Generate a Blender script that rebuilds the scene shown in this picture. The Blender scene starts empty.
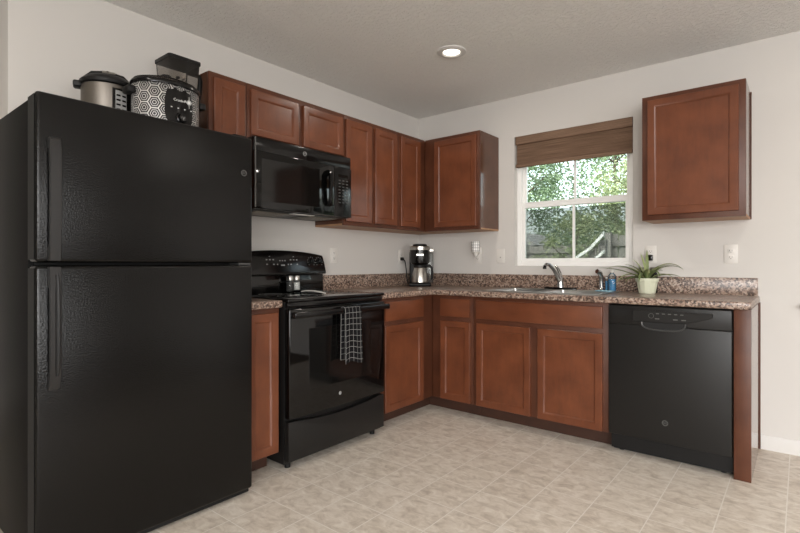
import bpy, bmesh, math, random
from mathutils import Vector, Matrix
random.seed(7)
PI = math.pi
SC = bpy.context.scene
COL = SC.collection
CEIL = 2.453
X_EAST = 7.2

# ------------------------------------------------------------------ camera
cam_d = bpy.data.cameras.new('camera')
cam = bpy.data.objects.new('camera', cam_d)
COL.objects.link(cam)
cam.location = (2.7956, -3.6023, 1.1088)
cam.rotation_euler = (PI / 2, 0, 0.6709)
cam_d.sensor_fit = 'HORIZONTAL'
cam_d.sensor_width = 36
cam_d.lens = 489.8 / 800 * 36
cam_d.shift_x = -13.02 / 800
cam_d.shift_y = -2.92 / 800
cam_d.clip_start = 0.05
SC.camera = cam

# ------------------------------------------------------------------ world, sun, lights
SC.view_settings.view_transform = 'Standard'
SC.view_settings.look = 'None'
SC.view_settings.gamma = 1
SC.view_settings.use_curve_mapping = False
SC.view_settings.exposure = 0.08

W = bpy.data.worlds.new('sky')
SC.world = W
W.use_nodes = True
wn = W.node_tree.nodes
wl = W.node_tree.links
wn.clear()
sky = wn.new('ShaderNodeTexSky')
sky.sky_type = 'NISHITA'
sky.sun_disc = False
sky.sun_elevation = math.radians(48)
sky.sun_rotation = math.radians(200)
sky.dust_density = 4.0
bg = wn.new('ShaderNodeBackground')
bg.inputs['Strength'].default_value = 0.95
wo = wn.new('ShaderNodeOutputWorld')
hsv = wn.new('ShaderNodeHueSaturation')
hsv.inputs['Saturation'].default_value = .35
wl.new(sky.outputs[0], hsv.inputs['Color'])
wl.new(hsv.outputs[0], bg.inputs['Color'])
wl.new(bg.outputs[0], wo.inputs['Surface'])

sd = bpy.data.lights.new('sun', 'SUN')
sd.energy = 3.0
sd.angle = math.radians(2)
sd.color = (1, .95, .86)
sun = bpy.data.objects.new('sun', sd)
COL.objects.link(sun)
sun.rotation_euler = (math.radians(42), 0, math.radians(30))


def area(name, loc, rot, sx, sy, power, color=(1, 1, 1), spread=PI):
    d = bpy.data.lights.new(name, 'AREA')
    d.shape = 'RECTANGLE'
    d.size, d.size_y = sx, sy
    d.energy = power
    d.color = color
    d.spread = spread
    o = bpy.data.objects.new(name, d)
    COL.objects.link(o)
    o.location = loc
    o.rotation_euler = rot
    return o


# added daylight lamps in an assumed rear window and patio door, both unseen
area('assumed_window_daylight', (4.9, -6.16, 1.45), (PI / 2, 0, 0), 3.3, 1.6, 185, (1, .99, .98))
area('assumed_patio_daylight', (X_EAST - .04, -3.9, 1.05), (0, PI / 2, 0), 1.9, 2.3, 75, (1, .99, .98))

# ------------------------------------------------------------------ mesh helpers


class MB:
    """collects shapes into one mesh; coordinates are world coordinates"""

    def __init__(self):
        self.bm = bmesh.new()
        self.mats = []
        self.cur = 0
        self.uv = None

    def m(self, mat):
        if mat not in self.mats:
            self.mats.append(mat)
        self.cur = self.mats.index(mat)
        return self

    def merge(self, t, mtx=None):
        if mtx is not None:
            bmesh.ops.transform(t, matrix=mtx, verts=t.verts)
        for f in t.faces:
            f.material_index = self.cur
        me = bpy.data.meshes.new('tmp')
        t.to_mesh(me)
        t.free()
        self.bm.from_mesh(me)
        bpy.data.meshes.remove(me)
        return self

    def box(self, x0, x1, y0, y1, z0, z1, bevel=0.0, seg=2, mtx=None):
        t = bmesh.new()
        bmesh.ops.create_cube(t, size=1)
        for v in t.verts:
            v.co = Vector(((x0 + x1) / 2 + v.co.x * (x1 - x0), (y0 + y1) / 2 + v.co.y * (y1 - y0), (z0 + z1) / 2 + v.co.z * (z1 - z0)))
        if bevel:
            bmesh.ops.bevel(t, geom=list(t.edges), offset=bevel, segments=seg, profile=.5, affect='EDGES')
        return self.merge(t, mtx)

    def lathe(self, prof, c=(0, 0, 0), n=32, sx=1, sy=1, mtx=None, axis='z', cap=True):
        """prof: list of (r, z)"""
        t = bmesh.new()
        rings = []
        for r, z in prof:
            if r < 1e-6:
                rings.append([t.verts.new((0, 0, z))])
            else:
                rings.append([t.verts.new((r * sx * math.cos(2 * PI * k / n), r * sy * math.sin(2 * PI * k / n), z)) for k in range(n)])
        for a, b in zip(rings, rings[1:]):
            for k in range(n):
                k2 = (k + 1) % n
                if len(a) == 1 and len(b) == 1:
                    continue
                if len(a) == 1:
                    t.faces.new((a[0], b[k], b[k2]))
                elif len(b) == 1:
                    t.faces.new((a[k], b[0], a[k2]))
                else:
                    t.faces.new((a[k], a[k2], b[k2], b[k]))
        if cap:
            for rg in (rings[0], rings[-1]):
                if len(rg) > 2:
                    t.faces.new(rg)
        bmesh.ops.recalc_face_normals(t, faces=t.faces)
        M = Matrix.Translation(c)
        if axis == 'x':
            M = M @ Matrix.Rotation(PI / 2, 4, 'Y')
        elif axis == 'y':
            M = M @ Matrix.Rotation(PI / 2, 4, 'X')
        if mtx is not None:
            M = mtx @ M
        return self.merge(t, M)

    def cyl(self, c, r, h, n=24, axis='z', bevel=0.0):
        b = bevel
        pr = [(r, 0), (r, h)] if not b else [(r - b, 0), (r, b), (r, h - b), (r - b, h)]
        return self.lathe(pr, c, n, axis=axis)

    def tube(self, pts, r, n=10, closed=False, flat=1.0):
        """swept tube; r may be a list; flat scales the second axis"""
        P = [Vector(p) for p in pts]
        R = r if isinstance(r, (list, tuple)) else [r] * len(P)
        t = bmesh.new()
        rings = []
        prev = None
        for i, p in enumerate(P):
            a = P[i - 1] if (i > 0 or closed) else P[i]
            b = P[(i + 1) % len(P)] if (i < len(P) - 1 or closed) else P[i]
            d = (b - a).normalized()
            if prev is None:
                u = d.orthogonal().normalized()
                if abs(d.z) < .95:
                    u = d.cross(Vector((0, 0, 1))).normalized()
            else:
                u = (prev - d * prev.dot(d)).normalized()
            prev = u
            w = d.cross(u)
            rings.append([t.verts.new(p + R[i] * (u * math.cos(2 * PI * k / n) + w * flat * math.sin(2 * PI * k / n))) for k in range(n)])
        prs = list(zip(rings, rings[1:])) + ([(rings[-1], rings[0])] if closed else [])
        for a, b in prs:
            for k in range(n):
                t.faces.new((a[k], a[(k + 1) % n], b[(k + 1) % n], b[k]))
        if not closed:
            t.faces.new(rings[0])
            t.faces.new(rings[-1])
        bmesh.ops.recalc_face_normals(t, faces=t.faces)
        return self.merge(t)

    def prism(self, poly, h, mtx, bevel=0.0, seg=2):
        """poly in local xy, extruded to local z=h"""
        t = bmesh.new()
        a = [t.verts.new((x, y, 0)) for x, y in poly]
        b = [t.verts.new((x, y, h)) for x, y in poly]
        n = len(poly)
        t.faces.new(a[::-1])
        t.faces.new(b)
        for k in range(n):
            t.faces.new((a[k], a[(k + 1) % n], b[(k + 1) % n], b[k]))
        bmesh.ops.recalc_face_normals(t, faces=t.faces)
        if bevel:
            es = [e for e in t.edges if e.calc_face_angle(0) > .6]
            bmesh.ops.bevel(t, geom=es, offset=bevel, segments=seg, profile=.5, affect='EDGES')
        return self.merge(t, mtx)

    def cells(self, us, vs, filled, w0, w1, to, bevel=0.0, seg=3):
        """welded slab made from the filled cells of a grid; to(u, v, w) -> point"""
        t = bmesh.new()
        vd = {}

        def V(i, j, k):
            if (i, j, k) not in vd:
                vd[i, j, k] = t.verts.new(to(us[i], vs[j], (w0, w1)[k]))
            return vd[i, j, k]
        nu, nv = len(us) - 1, len(vs) - 1
        F = lambda i, j: 0 <= i < nu and 0 <= j < nv and filled(i, j)
        for i in range(nu):
            for j in range(nv):
                if not F(i, j):
                    continue
                t.faces.new((V(i, j, 1), V(i + 1, j, 1), V(i + 1, j + 1, 1), V(i, j + 1, 1)))
                t.faces.new((V(i, j, 0), V(i, j + 1, 0), V(i + 1, j + 1, 0), V(i + 1, j, 0)))
                if not F(i - 1, j):
                    t.faces.new((V(i, j, 0), V(i, j, 1), V(i, j + 1, 1), V(i, j + 1, 0)))
                if not F(i + 1, j):
                    t.faces.new((V(i + 1, j, 0), V(i + 1, j + 1, 0), V(i + 1, j + 1, 1), V(i + 1, j, 1)))
                if not F(i, j - 1):
                    t.faces.new((V(i, j, 0), V(i + 1, j, 0), V(i + 1, j, 1), V(i, j, 1)))
                if not F(i, j + 1):
                    t.faces.new((V(i, j + 1, 0), V(i, j + 1, 1), V(i + 1, j + 1, 1), V(i + 1, j + 1, 0)))
        bmesh.ops.recalc_face_normals(t, faces=t.faces)
        if bevel:
            bmesh.ops.dissolve_limit(t, angle_limit=.01, verts=t.verts, edges=t.edges)
            es = [e for e in t.edges if len(e.link_faces) == 2 and e.calc_face_angle(0) > .6]
            bmesh.ops.bevel(t, geom=es, offset=bevel, segments=seg, profile=.5, affect='EDGES')
        return self.merge(t)

    def quad(self, a, b, c, d):
        t = bmesh.new()
        t.faces.new([t.verts.new(p) for p in (a, b, c, d)])
        return self.merge(t)

    def build(self, name, mat=None, parent=None, smooth=35):
        me = bpy.data.meshes.new(name)
        off = wloc(parent)
        if off.length:
            bmesh.ops.translate(self.bm, verts=self.bm.verts, vec=-off)
        self.bm.to_mesh(me)
        self.bm.free()
        for mm in (self.mats or [mat]):
            me.materials.append(mm)
        if smooth:
            me.polygons.foreach_set('use_smooth', [True] * len(me.polygons))
            me.set_sharp_from_angle(angle=math.radians(smooth))
        o = bpy.data.objects.new(name, me)
        COL.objects.link(o)
        if parent is not None:
            o.parent = parent
        return o


def wloc(o):
    v = Vector((0, 0, 0))
    while o is not None:
        v += Vector(o.location)
        o = o.parent
    return v


def tag(o, label=None, cat=None, group=None, kind=None):
    if label:
        o['label'] = label
    if cat:
        o['category'] = cat
    if group:
        o['group'] = group
    if kind:
        o['kind'] = kind
    return o


def empty(name, loc, label, cat, group=None):
    o = bpy.data.objects.new(name, None)
    o.empty_display_size = .1
    COL.objects.link(o)
    o.location = loc
    return tag(o, label, cat, group)


def copy_tree(o, dloc):
    c = o.copy()
    COL.objects.link(c)
    c.location = Vector(o.location) + Vector(dloc)

    def kids(src, dst):
        for ch in list(src.children):
            k = ch.copy()
            COL.objects.link(k)
            k.parent = dst
            kids(ch, k)
    kids(o, c)
    return c


def text(body, name, size, mtx, mat, parent, depth=.0004):
    cu = bpy.data.curves.new(name, 'FONT')
    cu.body = body
    cu.size = size
    cu.align_x = 'CENTER'
    cu.align_y = 'CENTER'
    cu.extrude = depth
    t = bpy.data.objects.new('tmp_text', cu)
    COL.objects.link(t)
    bpy.context.view_layer.update()
    me = bpy.data.meshes.new_from_object(t.evaluated_get(bpy.context.evaluated_depsgraph_get()))
    bpy.data.objects.remove(t)
    bpy.data.curves.remove(cu)
    me.name = name
    M = Matrix.Translation(-wloc(parent)) @ mtx
    me.transform(M)
    me.materials.clear()
    me.materials.append(mat)
    o = bpy.data.objects.new(name, me)
    COL.objects.link(o)
    o.parent = parent
    return o


# ------------------------------------------------------------------ materials


def srgb(r, g, b):
    f = lambda c: c / 12.92 if c <= .04045 else ((c + .055) / 1.055) ** 2.4
    return (f(r / 255), f(g / 255), f(b / 255), 1)


def newmat(name):
    m = bpy.data.materials.new(name)
    m.use_nodes = True
    nt = m.node_tree
    return m, nt, nt.nodes['Principled BSDF']


def plain(name, col, rough=.5, metal=0.0, spec=.5, bump=None, coat=0.0, emit=None, es=0):
    m, nt, b = newmat(name)
    b.inputs['Base Color'].default_value = col
    b.inputs['Roughness'].default_value = rough
    b.inputs['Metallic'].default_value = metal
    b.inputs['Specular IOR Level'].default_value = spec
    b.inputs['Coat Weight'].default_value = coat
    if emit:
        b.inputs['Emission Color'].default_value = emit
        b.inputs['Emission Strength'].default_value = es
    if bump:
        sc, st = bump
        tc = nt.nodes.new('ShaderNodeTexCoord')
        n = nt.nodes.new('ShaderNodeTexNoise')
        n.inputs['Scale'].default_value = sc
        n.inputs['Detail'].default_value = 3
        bp = nt.nodes.new('ShaderNodeBump')
        bp.inputs['Strength'].default_value = st
        bp.inputs['Distance'].default_value = .002
        nt.links.new(tc.outputs['Object'], n.inputs['Vector'])
        nt.links.new(n.outputs['Fac'], bp.inputs['Height'])
        nt.links.new(bp.outputs[0], b.inputs['Normal'])
    return m


def ramp(nt, stops):
    r = nt.nodes.new('ShaderNodeValToRGB')
    e = r.color_ramp.elements
    while len(e) > 1:
        e.remove(e[-1])
    e[0].position, e[0].color = stops[0]
    for p, c in stops[1:]:
        k = e.new(p)
        k.color = c
    return r


def wood(name, dark, light, scale=(9, 9, 1.6), rough=.3, seed=0.0):
    m, nt, b = newmat(name)
    tc = nt.nodes.new('ShaderNodeTexCoord')
    mp = nt.nodes.new('ShaderNodeMapping')
    mp.inputs['Scale'].default_value = scale
    mp.inputs['Location'].default_value = (seed, seed * 2, seed)
    n1 = nt.nodes.new('ShaderNodeTexNoise')
    n1.inputs['Scale'].default_value = 6
    n1.inputs['Detail'].default_value = 6
    n1.inputs['Roughness'].default_value = .65
    n2 = nt.nodes.new('ShaderNodeTexNoise')
    n2.inputs['Scale'].default_value = 7
    n2.inputs['Detail'].default_value = 5
    mx = nt.nodes.new('ShaderNodeMath')
    mx.operation = 'MULTIPLY_ADD'
    mx.inputs[1].default_value = .3
    ad = nt.nodes.new('ShaderNodeMath')
    ad.operation = 'MULTIPLY'
    ad.inputs[1].default_value = .7
    nt.links.new(tc.outputs['Object'], mp.inputs['Vector'])
    nt.links.new(mp.outputs[0], n1.inputs['Vector'])
    nt.links.new(tc.outputs['Object'], n2.inputs['Vector'])
    nt.links.new(n2.outputs['Fac'], ad.inputs[0])
    nt.links.new(n1.outputs['Fac'], mx.inputs[0])
    nt.links.new(ad.outputs[0], mx.inputs[2])
    r = ramp(nt, [(.33, dark), (.67, light)])
    nt.links.new(mx.outputs[0], r.inputs['Fac'])
    nt.links.new(r.outputs[0], b.inputs['Base Color'])
    b.inputs['Roughness'].default_value = rough
    b.inputs['Specular IOR Level'].default_value = .45
    return m


M = {}
M['wood'] = wood('stained_maple', srgb(92, 50, 31), srgb(116, 66, 42))
M['wood_h'] = wood('stained_maple_across', srgb(92, 50, 31), srgb(116, 66, 42), (1.6, 1.6, 9))
M['panel'] = wood('stained_maple_panel', srgb(91, 49, 30), srgb(118, 67, 42), (7, 7, 1.4), seed=3.1)
M['frame'] = wood('stained_maple_frame', srgb(74, 40, 26), srgb(95, 55, 36), rough=.42, seed=1.3)
M['side'] = wood('laminate_cabinet_side', srgb(84, 56, 43), srgb(98, 67, 52), rough=.14, seed=5)
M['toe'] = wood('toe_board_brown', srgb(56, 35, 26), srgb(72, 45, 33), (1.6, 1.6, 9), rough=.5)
M['under'] = wood('pale_underside_veneer', srgb(158, 116, 84), srgb(182, 140, 104), (2, 9, 4), rough=.55)


def wallmat(name, col):
    m, nt, b = newmat(name)
    b.inputs['Base Color'].default_value = col
    b.inputs['Roughness'].default_value = .85
    b.inputs['Specular IOR Level'].default_value = .2
    tc = nt.nodes.new('ShaderNodeTexCoord')
    n = nt.nodes.new('ShaderNodeTexNoise')
    n.inputs['Scale'].default_value = 160
    bp = nt.nodes.new('ShaderNodeBump')
    bp.inputs['Strength'].default_value = .12
    bp.inputs['Distance'].default_value = .002
    nt.links.new(tc.outputs['Object'], n.inputs['Vector'])
    nt.links.new(n.outputs['Fac'], bp.inputs['Height'])
    nt.links.new(bp.outputs[0], b.inputs['Normal'])
    return m


M['wall'] = wallmat('wall_paint', srgb(210, 206, 201))


def ceilmat():
    m, nt, b = newmat('textured_ceiling')
    b.inputs['Base Color'].default_value = srgb(240, 238, 234)
    b.inputs['Roughness'].default_value = .9
    b.inputs['Specular IOR Level'].default_value = .15
    tc = nt.nodes.new('ShaderNodeTexCoord')
    n = nt.nodes.new('ShaderNodeTexNoise')
    n.inputs['Scale'].default_value = 42
    n.inputs['Detail'].default_value = 5
    n.inputs['Roughness'].default_value = .6
    r = ramp(nt, [(.46, (0, 0, 0, 1)), (.58, (1, 1, 1, 1))])
    bp = nt.nodes.new('ShaderNodeBump')
    bp.inputs['Strength'].default_value = .75
    bp.inputs['Distance'].default_value = .006
    nt.links.new(tc.outputs['Object'], n.inputs['Vector'])
    nt.links.new(n.outputs['Fac'], r.inputs['Fac'])
    nt.links.new(r.outputs[0], bp.inputs['Height'])
    nt.links.new(bp.outputs[0], b.inputs['Normal'])
    return m


M['ceiling'] = ceilmat()


def floormat():
    m, nt, b = newmat('vinyl_stone_tile')
    tc = nt.nodes.new('ShaderNodeTexCoord')
    br = nt.nodes.new('ShaderNodeTexBrick')
    br.offset = 0
    br.squash = 1
    br.inputs['Scale'].default_value = 1
    br.inputs['Brick Width'].default_value = .235
    br.inputs['Row Height'].default_value = .2275
    br.inputs['Mortar Size'].default_value = .0028
    br.inputs['Mortar Smooth'].default_value = .4
    br.inputs['Color1'].default_value = (0.25, 0.25, 0.25, 1)
    br.inputs['Color2'].default_value = (.75, .75, .75, 1)
    br.inputs['Mortar'].default_value = (.5, .5, .5, 1)
    mp = nt.nodes.new('ShaderNodeMapping')
    mp.inputs['Location'].default_value = (-2.037 + .235 * 20, 2.2135 + .2275 * 20, 0)
    nt.links.new(tc.outputs['Object'], mp.inputs['Vector'])
    nt.links.new(mp.outputs[0], br.inputs['Vector'])
    # mottled stone, streaked along x
    mp2 = nt.nodes.new('ShaderNodeMapping')
    mp2.inputs['Scale'].default_value = (.8, 1.15, 1)
    n1 = nt.nodes.new('ShaderNodeTexNoise')
    n1.inputs['Scale'].default_value = 19
    n1.inputs['Detail'].default_value = 9
    n1.inputs['Roughness'].default_value = .66
    n1.inputs['Distortion'].default_value = .6
    nt.links.new(tc.outputs['Object'], mp2.inputs['Vector'])
    # shift the stone pattern per tile
    addv = nt.nodes.new('ShaderNodeVectorMath')
    addv.operation = 'MULTIPLY_ADD'
    addv.inputs[1].default_value = (6, 6, 6)
    nt.links.new(br.outputs['Color'], addv.inputs[0])
    nt.links.new(mp2.outputs[0], addv.inputs[2])
    nt.links.new(addv.outputs[0], n1.inputs['Vector'])
    r = ramp(nt, [(.30, srgb(186, 173, 158)), (.5, srgb(214, 203, 189)), (.70, srgb(234, 226, 215))])
    nt.links.new(n1.outputs['Fac'], r.inputs['Fac'])
    hs = nt.nodes.new('ShaderNodeMix')
    hs.data_type = 'RGBA'
    hs.blend_type = 'SOFT_LIGHT'
    hs.inputs['Factor'].default_value = .14
    nt.links.new(r.outputs[0], hs.inputs['A'])
    nt.links.new(br.outputs['Color'], hs.inputs['B'])
    mx = nt.nodes.new('ShaderNodeMix')
    mx.data_type = 'RGBA'
    mf = nt.nodes.new('ShaderNodeMath')
    mf.operation = 'MULTIPLY'
    mf.inputs[1].default_value = .7
    nt.links.new(br.outputs['Fac'], mf.inputs[0])
    nt.links.new(mf.outputs[0], mx.inputs['Factor'])
    nt.links.new(hs.outputs['Result'], mx.inputs['A'])
    mx.inputs['B'].default_value = srgb(240, 235, 227)
    nt.links.new(mx.outputs['Result'], b.inputs['Base Color'])
    b.inputs['Roughness'].default_value = .42
    b.inputs['Specular IOR Level'].default_value = .35
    return m


M['floor'] = floormat()
M['carpet'] = plain('brown_carpet', srgb(84, 72, 62), .95, spec=.1, bump=(300, .6))


def counter_mat():
    m, nt, b = newmat('speckled_laminate')
    tc = nt.nodes.new('ShaderNodeTexCoord')
    v = nt.nodes.new('ShaderNodeTexVoronoi')
    v.inputs['Scale'].default_value = 112
    n = nt.nodes.new('ShaderNodeTexNoise')
    n.inputs['Scale'].default_value = 70
    n.inputs['Detail'].default_value = 6
    n.inputs['Roughness'].default_value = .75
    n3 = nt.nodes.new('ShaderNodeTexNoise')
    n3.inputs['Scale'].default_value = 140
    n3.inputs['Detail'].default_value = 3
    for q in (v, n, n3):
        nt.links.new(tc.outputs['Object'], q.inputs['Vector'])
    sep = nt.nodes.new('ShaderNodeSeparateColor')
    nt.links.new(v.outputs['Color'], sep.inputs[0])
    a = nt.nodes.new('ShaderNodeMath')
    a.operation = 'MULTIPLY_ADD'
    a.inputs[1].default_value = .42
    h = nt.nodes.new('ShaderNodeMath')
    h.operation = 'MULTIPLY'
    h.inputs[1].default_value = .58
    nt.links.new(n.outputs['Fac'], h.inputs[0])
    nt.links.new(sep.outputs[0], a.inputs[0])
    nt.links.new(h.outputs[0], a.inputs[2])
    r = ramp(nt, [(.29, srgb(54, 42, 36)), (.41, srgb(94, 75, 65)), (.50, srgb(130, 106, 92)), (.60, srgb(160, 137, 122)), (.74, srgb(182, 166, 153))])
    nt.links.new(a.outputs[0], r.inputs['Fac'])
    nt.links.new(r.outputs[0], b.inputs['Base Color'])
    b.inputs['Roughness'].default_value = .28
    b.inputs['Specular IOR Level'].default_value = .5
    return m


M['counter'] = counter_mat()
M['fridge'] = plain('pebbled_black_enamel', srgb(8, 7.5, 7), .19, spec=.34, bump=(170, .4))
M['fridge_side'] = plain('black_side_enamel', srgb(4, 4, 5), .45, spec=.08, bump=(420, .1))
M['black'] = plain('gloss_black_enamel', srgb(11, 10, 10), .16, spec=.4)
M['black_satin'] = plain('satin_black', srgb(25, 24, 23), .38, spec=.36)
M['black_glass'] = plain('black_glass', srgb(6, 6, 6), .06, spec=.45)
M['oven_glass'] = plain('smoked_oven_glass', srgb(16, 15, 14), .08, spec=.5)
M['black_matte'] = plain('matte_black_plastic', srgb(15, 14, 14), .5, spec=.35)
M['handle'] = plain('handle_black', srgb(34, 33, 33), .42)
M['lip'] = plain('lip_highlight_hinge_grey', srgb(62, 62, 62), .3)  # grey puts the highlight on the black handle lip into its colour; hinge too is grey
M['side_gloss'] = wood('glossy_laminate_side', srgb(84, 56, 43), srgb(98, 67, 52), rough=.06, seed=5)
M['gasket'] = plain('dark_gasket', srgb(9, 9, 9), .7)
M['grey_trim'] = plain('grey_edge_trim', srgb(95, 94, 92), .35, metal=.4)
M['mark'] = plain('printed_grey_marks', srgb(150, 150, 148), .5)
M['mark_dim'] = plain('printed_dim_marks', srgb(90, 90, 88), .5)
M['key'] = plain('dim_key_print', srgb(62, 62, 60), .5)
M['white_mark'] = plain('printed_white', srgb(225, 225, 222), .5)
M['steel'] = plain('brushed_steel', srgb(185, 182, 176), .28, metal=1)
M['steel_dark'] = plain('brushed_dark_steel', srgb(150, 146, 138), .34, metal=1)
M['steel_dull'] = plain('dull_steel', srgb(128, 122, 115), .48, metal=1)
M['chrome'] = plain('chrome', srgb(190, 190, 190), .12, metal=1)
M['sink'] = plain('sink_steel', srgb(190, 190, 188), .3, metal=1)
M['vinyl'] = plain('white_vinyl', srgb(244, 243, 240), .4)
M['trim'] = plain('white_trim_paint', srgb(212, 209, 205), .45)
M['plate'] = plain('white_plastic', srgb(222, 218, 212), .4)
M['plate_dark'] = plain('slot_dark', srgb(60, 56, 52), .6)
M['lens'] = plain('lamp_lens', (1, 1, 1, 1), .5, emit=(1, .93, .82, 1), es=3)
M['pot'] = plain('glazed_pale_green', srgb(214, 216, 192), .3)
M['soil'] = plain('potting_soil', srgb(50, 38, 28), .9, bump=(90, .6))
M['bark'] = plain('bark', srgb(70, 58, 48), .9, bump=(12, .8))
M['grass'] = plain('lawn', srgb(92, 108, 60), .9, bump=(60, .6))
M['fence'] = wood('weathered_fence', srgb(104, 99, 95), srgb(138, 133, 128), (8, 8, .8), rough=.8)
M['shed'] = plain('grey_siding', srgb(120, 122, 122), .7)
M['shingle'] = plain('grey_shingle', srgb(128, 126, 124), .8, bump=(30, .5))
M['sponge'] = plain('pale_blue_cloth', srgb(150, 190, 205), .9, bump=(200, .5))
M['siding'] = plain('outside_siding', srgb(190, 186, 178), .7)


def leafmat(name, c1, c2, trans=.35):
    m, nt, b = newmat(name)
    oi = nt.nodes.new('ShaderNodeNewGeometry')
    r = ramp(nt, [(0, c1), (1, c2)])
    nt.links.new(oi.outputs['Random Per Island'], r.inputs['Fac'])
    nt.links.new(r.outputs[0], b.inputs['Base Color'])
    b.inputs['Roughness'].default_value = .5
    tr = nt.nodes.new('ShaderNodeBsdfTranslucent')
    nt.links.new(r.outputs[0], tr.inputs['Color'])
    mx = nt.nodes.new('ShaderNodeMixShader')
    mx.inputs[0].default_value = trans
    nt.links.new(b.outputs[0], mx.inputs[1])
    nt.links.new(tr.outputs[0], mx.inputs[2])
    nt.links.new(mx.outputs[0], nt.nodes['Material Output'].inputs['Surface'])
    return m


M['leaf_a'] = leafmat('tree_leaves', srgb(70, 92, 68), srgb(140, 158, 124))
M['leaf_b'] = leafmat('light_tree_leaves', srgb(100, 116, 76), srgb(176, 182, 142))
M['plant'] = leafmat('houseplant_leaves', srgb(98, 116, 68), srgb(176, 184, 132), .15)


def clearmat(name, tint, refl=.08, rough=.02, opaque=0.0, ocol=(1, 1, 1, 1)):
    """thin clear sheet: tinted transparency, a little gloss, some body colour"""
    m, nt, b = newmat(name)
    nt.nodes.remove(b)
    t = nt.nodes.new('ShaderNodeBsdfTransparent')
    t.inputs[0].default_value = tint
    g = nt.nodes.new('ShaderNodeBsdfGlossy')
    g.inputs['Roughness'].default_value = rough
    fr = nt.nodes.new('ShaderNodeFresnel')
    fr.inputs[0].default_value = 1.35
    mx = nt.nodes.new('ShaderNodeMixShader')
    nt.links.new(fr.outputs[0], mx.inputs[0])
    out = nt.nodes['Material Output']
    if opaque:
        d = nt.nodes.new('ShaderNodeBsdfDiffuse')
        d.inputs[0].default_value = ocol
        m2 = nt.nodes.new('ShaderNodeMixShader')
        m2.inputs[0].default_value = opaque
        nt.links.new(t.outputs[0], m2.inputs[1])
        nt.links.new(d.outputs[0], m2.inputs[2])
        nt.links.new(m2.outputs[0], mx.inputs[1])
    else:
        nt.links.new(t.outputs[0], mx.inputs[1])
    nt.links.new(g.outputs[0], mx.inputs[2])
    nt.links.new(mx.outputs[0], out.inputs['Surface'])
    return m


M['glass'] = clearmat('window_glass', (.93, .98, .96, 1))
M['screen'] = clearmat('insect_screen', (.62, .62, .62, 1), opaque=.18, ocol=srgb(120, 120, 120))
M['smoke'] = clearmat('smoked_plastic', (.80, .78, .76, 1), opaque=.10, ocol=srgb(70, 66, 62))
M['clear'] = clearmat('clear_plastic', (.88, .9, .9, 1), opaque=.06, ocol=srgb(200, 205, 205))
M['blue'] = clearmat('blue_soap', (.3, .62, .85, 1), opaque=.75, ocol=srgb(70, 155, 208))
M['salt'] = plain('white_salt', srgb(225, 222, 216), .8)
M['pepper'] = plain('dark_pepper', srgb(48, 44, 40), .8)


def blindmat():
    m, nt, b = newmat('woven_brown_shade')
    tc = nt.nodes.new('ShaderNodeTexCoord')
    mp = nt.nodes.new('ShaderNodeMapping')
    mp.inputs['Scale'].default_value = (1.2, 1.2, 150)
    n = nt.nodes.new('ShaderNodeTexNoise')
    n.inputs['Scale'].default_value = 3
    n.inputs['Detail'].default_value = 4
    nt.links.new(tc.outputs['Object'], mp.inputs['Vector'])
    nt.links.new(mp.outputs[0], n.inputs['Vector'])
    r = ramp(nt, [(.35, srgb(104, 82, 66)), (.65, srgb(146, 119, 99))])
    nt.links.new(n.outputs['Fac'], r.inputs['Fac'])
    nt.links.new(r.outputs[0], b.inputs['Base Color'])
    b.inputs['Roughness'].default_value = .8
    b.inputs['Specular IOR Level'].default_value = .2
    return m


M['blind'] = blindmat()


def uvnode(nt):
    u = nt.nodes.new('ShaderNodeUVMap')
    u.uv_map = 'UVMap'
    return u


def mathn(nt, op, a, b=None):
    n = nt.nodes.new('ShaderNodeMath')
    n.operation = op
    for i, v in enumerate((a, b)):
        if v is None:
            continue
        if isinstance(v, (int, float)):
            n.inputs[i].default_value = v
        else:
            nt.links.new(v, n.inputs[i])
    return n.outputs[0]


def hexmat():
    """nested white hexagons on black, for the slow cooker's wrap"""
    m, nt, b = newmat('hexagon_print')
    uv = uvnode(nt)
    s = nt.nodes.new('ShaderNodeSeparateXYZ')
    nt.links.new(uv.outputs[0], s.inputs[0])
    S3 = 1.7320508
    cell = .050
    # flat-top hexagons: swap axes
    y = mathn(nt, 'DIVIDE', s.outputs[0], cell)
    x = mathn(nt, 'DIVIDE', s.outputs[1], cell)

    def half(dx, dy):
        ax = mathn(nt, 'SUBTRACT', mathn(nt, 'FLOORED_MODULO', mathn(nt, 'ADD', x, dx), 1.0), .5)
        ay = mathn(nt, 'SUBTRACT', mathn(nt, 'FLOORED_MODULO', mathn(nt, 'ADD', y, dy), S3), S3 / 2)
        ax = mathn(nt, 'ABSOLUTE', ax)
        ay = mathn(nt, 'ABSOLUTE', ay)
        return mathn(nt, 'MAXIMUM', ax, mathn(nt, 'ADD', mathn(nt, 'MULTIPLY', ax, .5), mathn(nt, 'MULTIPLY', ay, S3 / 2)))
    d = mathn(nt, 'MINIMUM', half(0, 0), half(.5, S3 / 2))
    # white where fract(d*6) in a band
    f = mathn(nt, 'FRACT', mathn(nt, 'MULTIPLY', d, 6.0))
    w = mathn(nt, 'GREATER_THAN', f, .70)
    mx = nt.nodes.new('ShaderNodeMix')
    mx.data_type = 'RGBA'
    nt.links.new(w, mx.inputs['Factor'])
    mx.inputs['A'].default_value = srgb(26, 25, 25)
    mx.inputs['B'].default_value = srgb(205, 203, 200)
    nt.links.new(mx.outputs['Result'], b.inputs['Base Color'])
    b.inputs['Roughness'].default_value = .35
    return m


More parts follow.
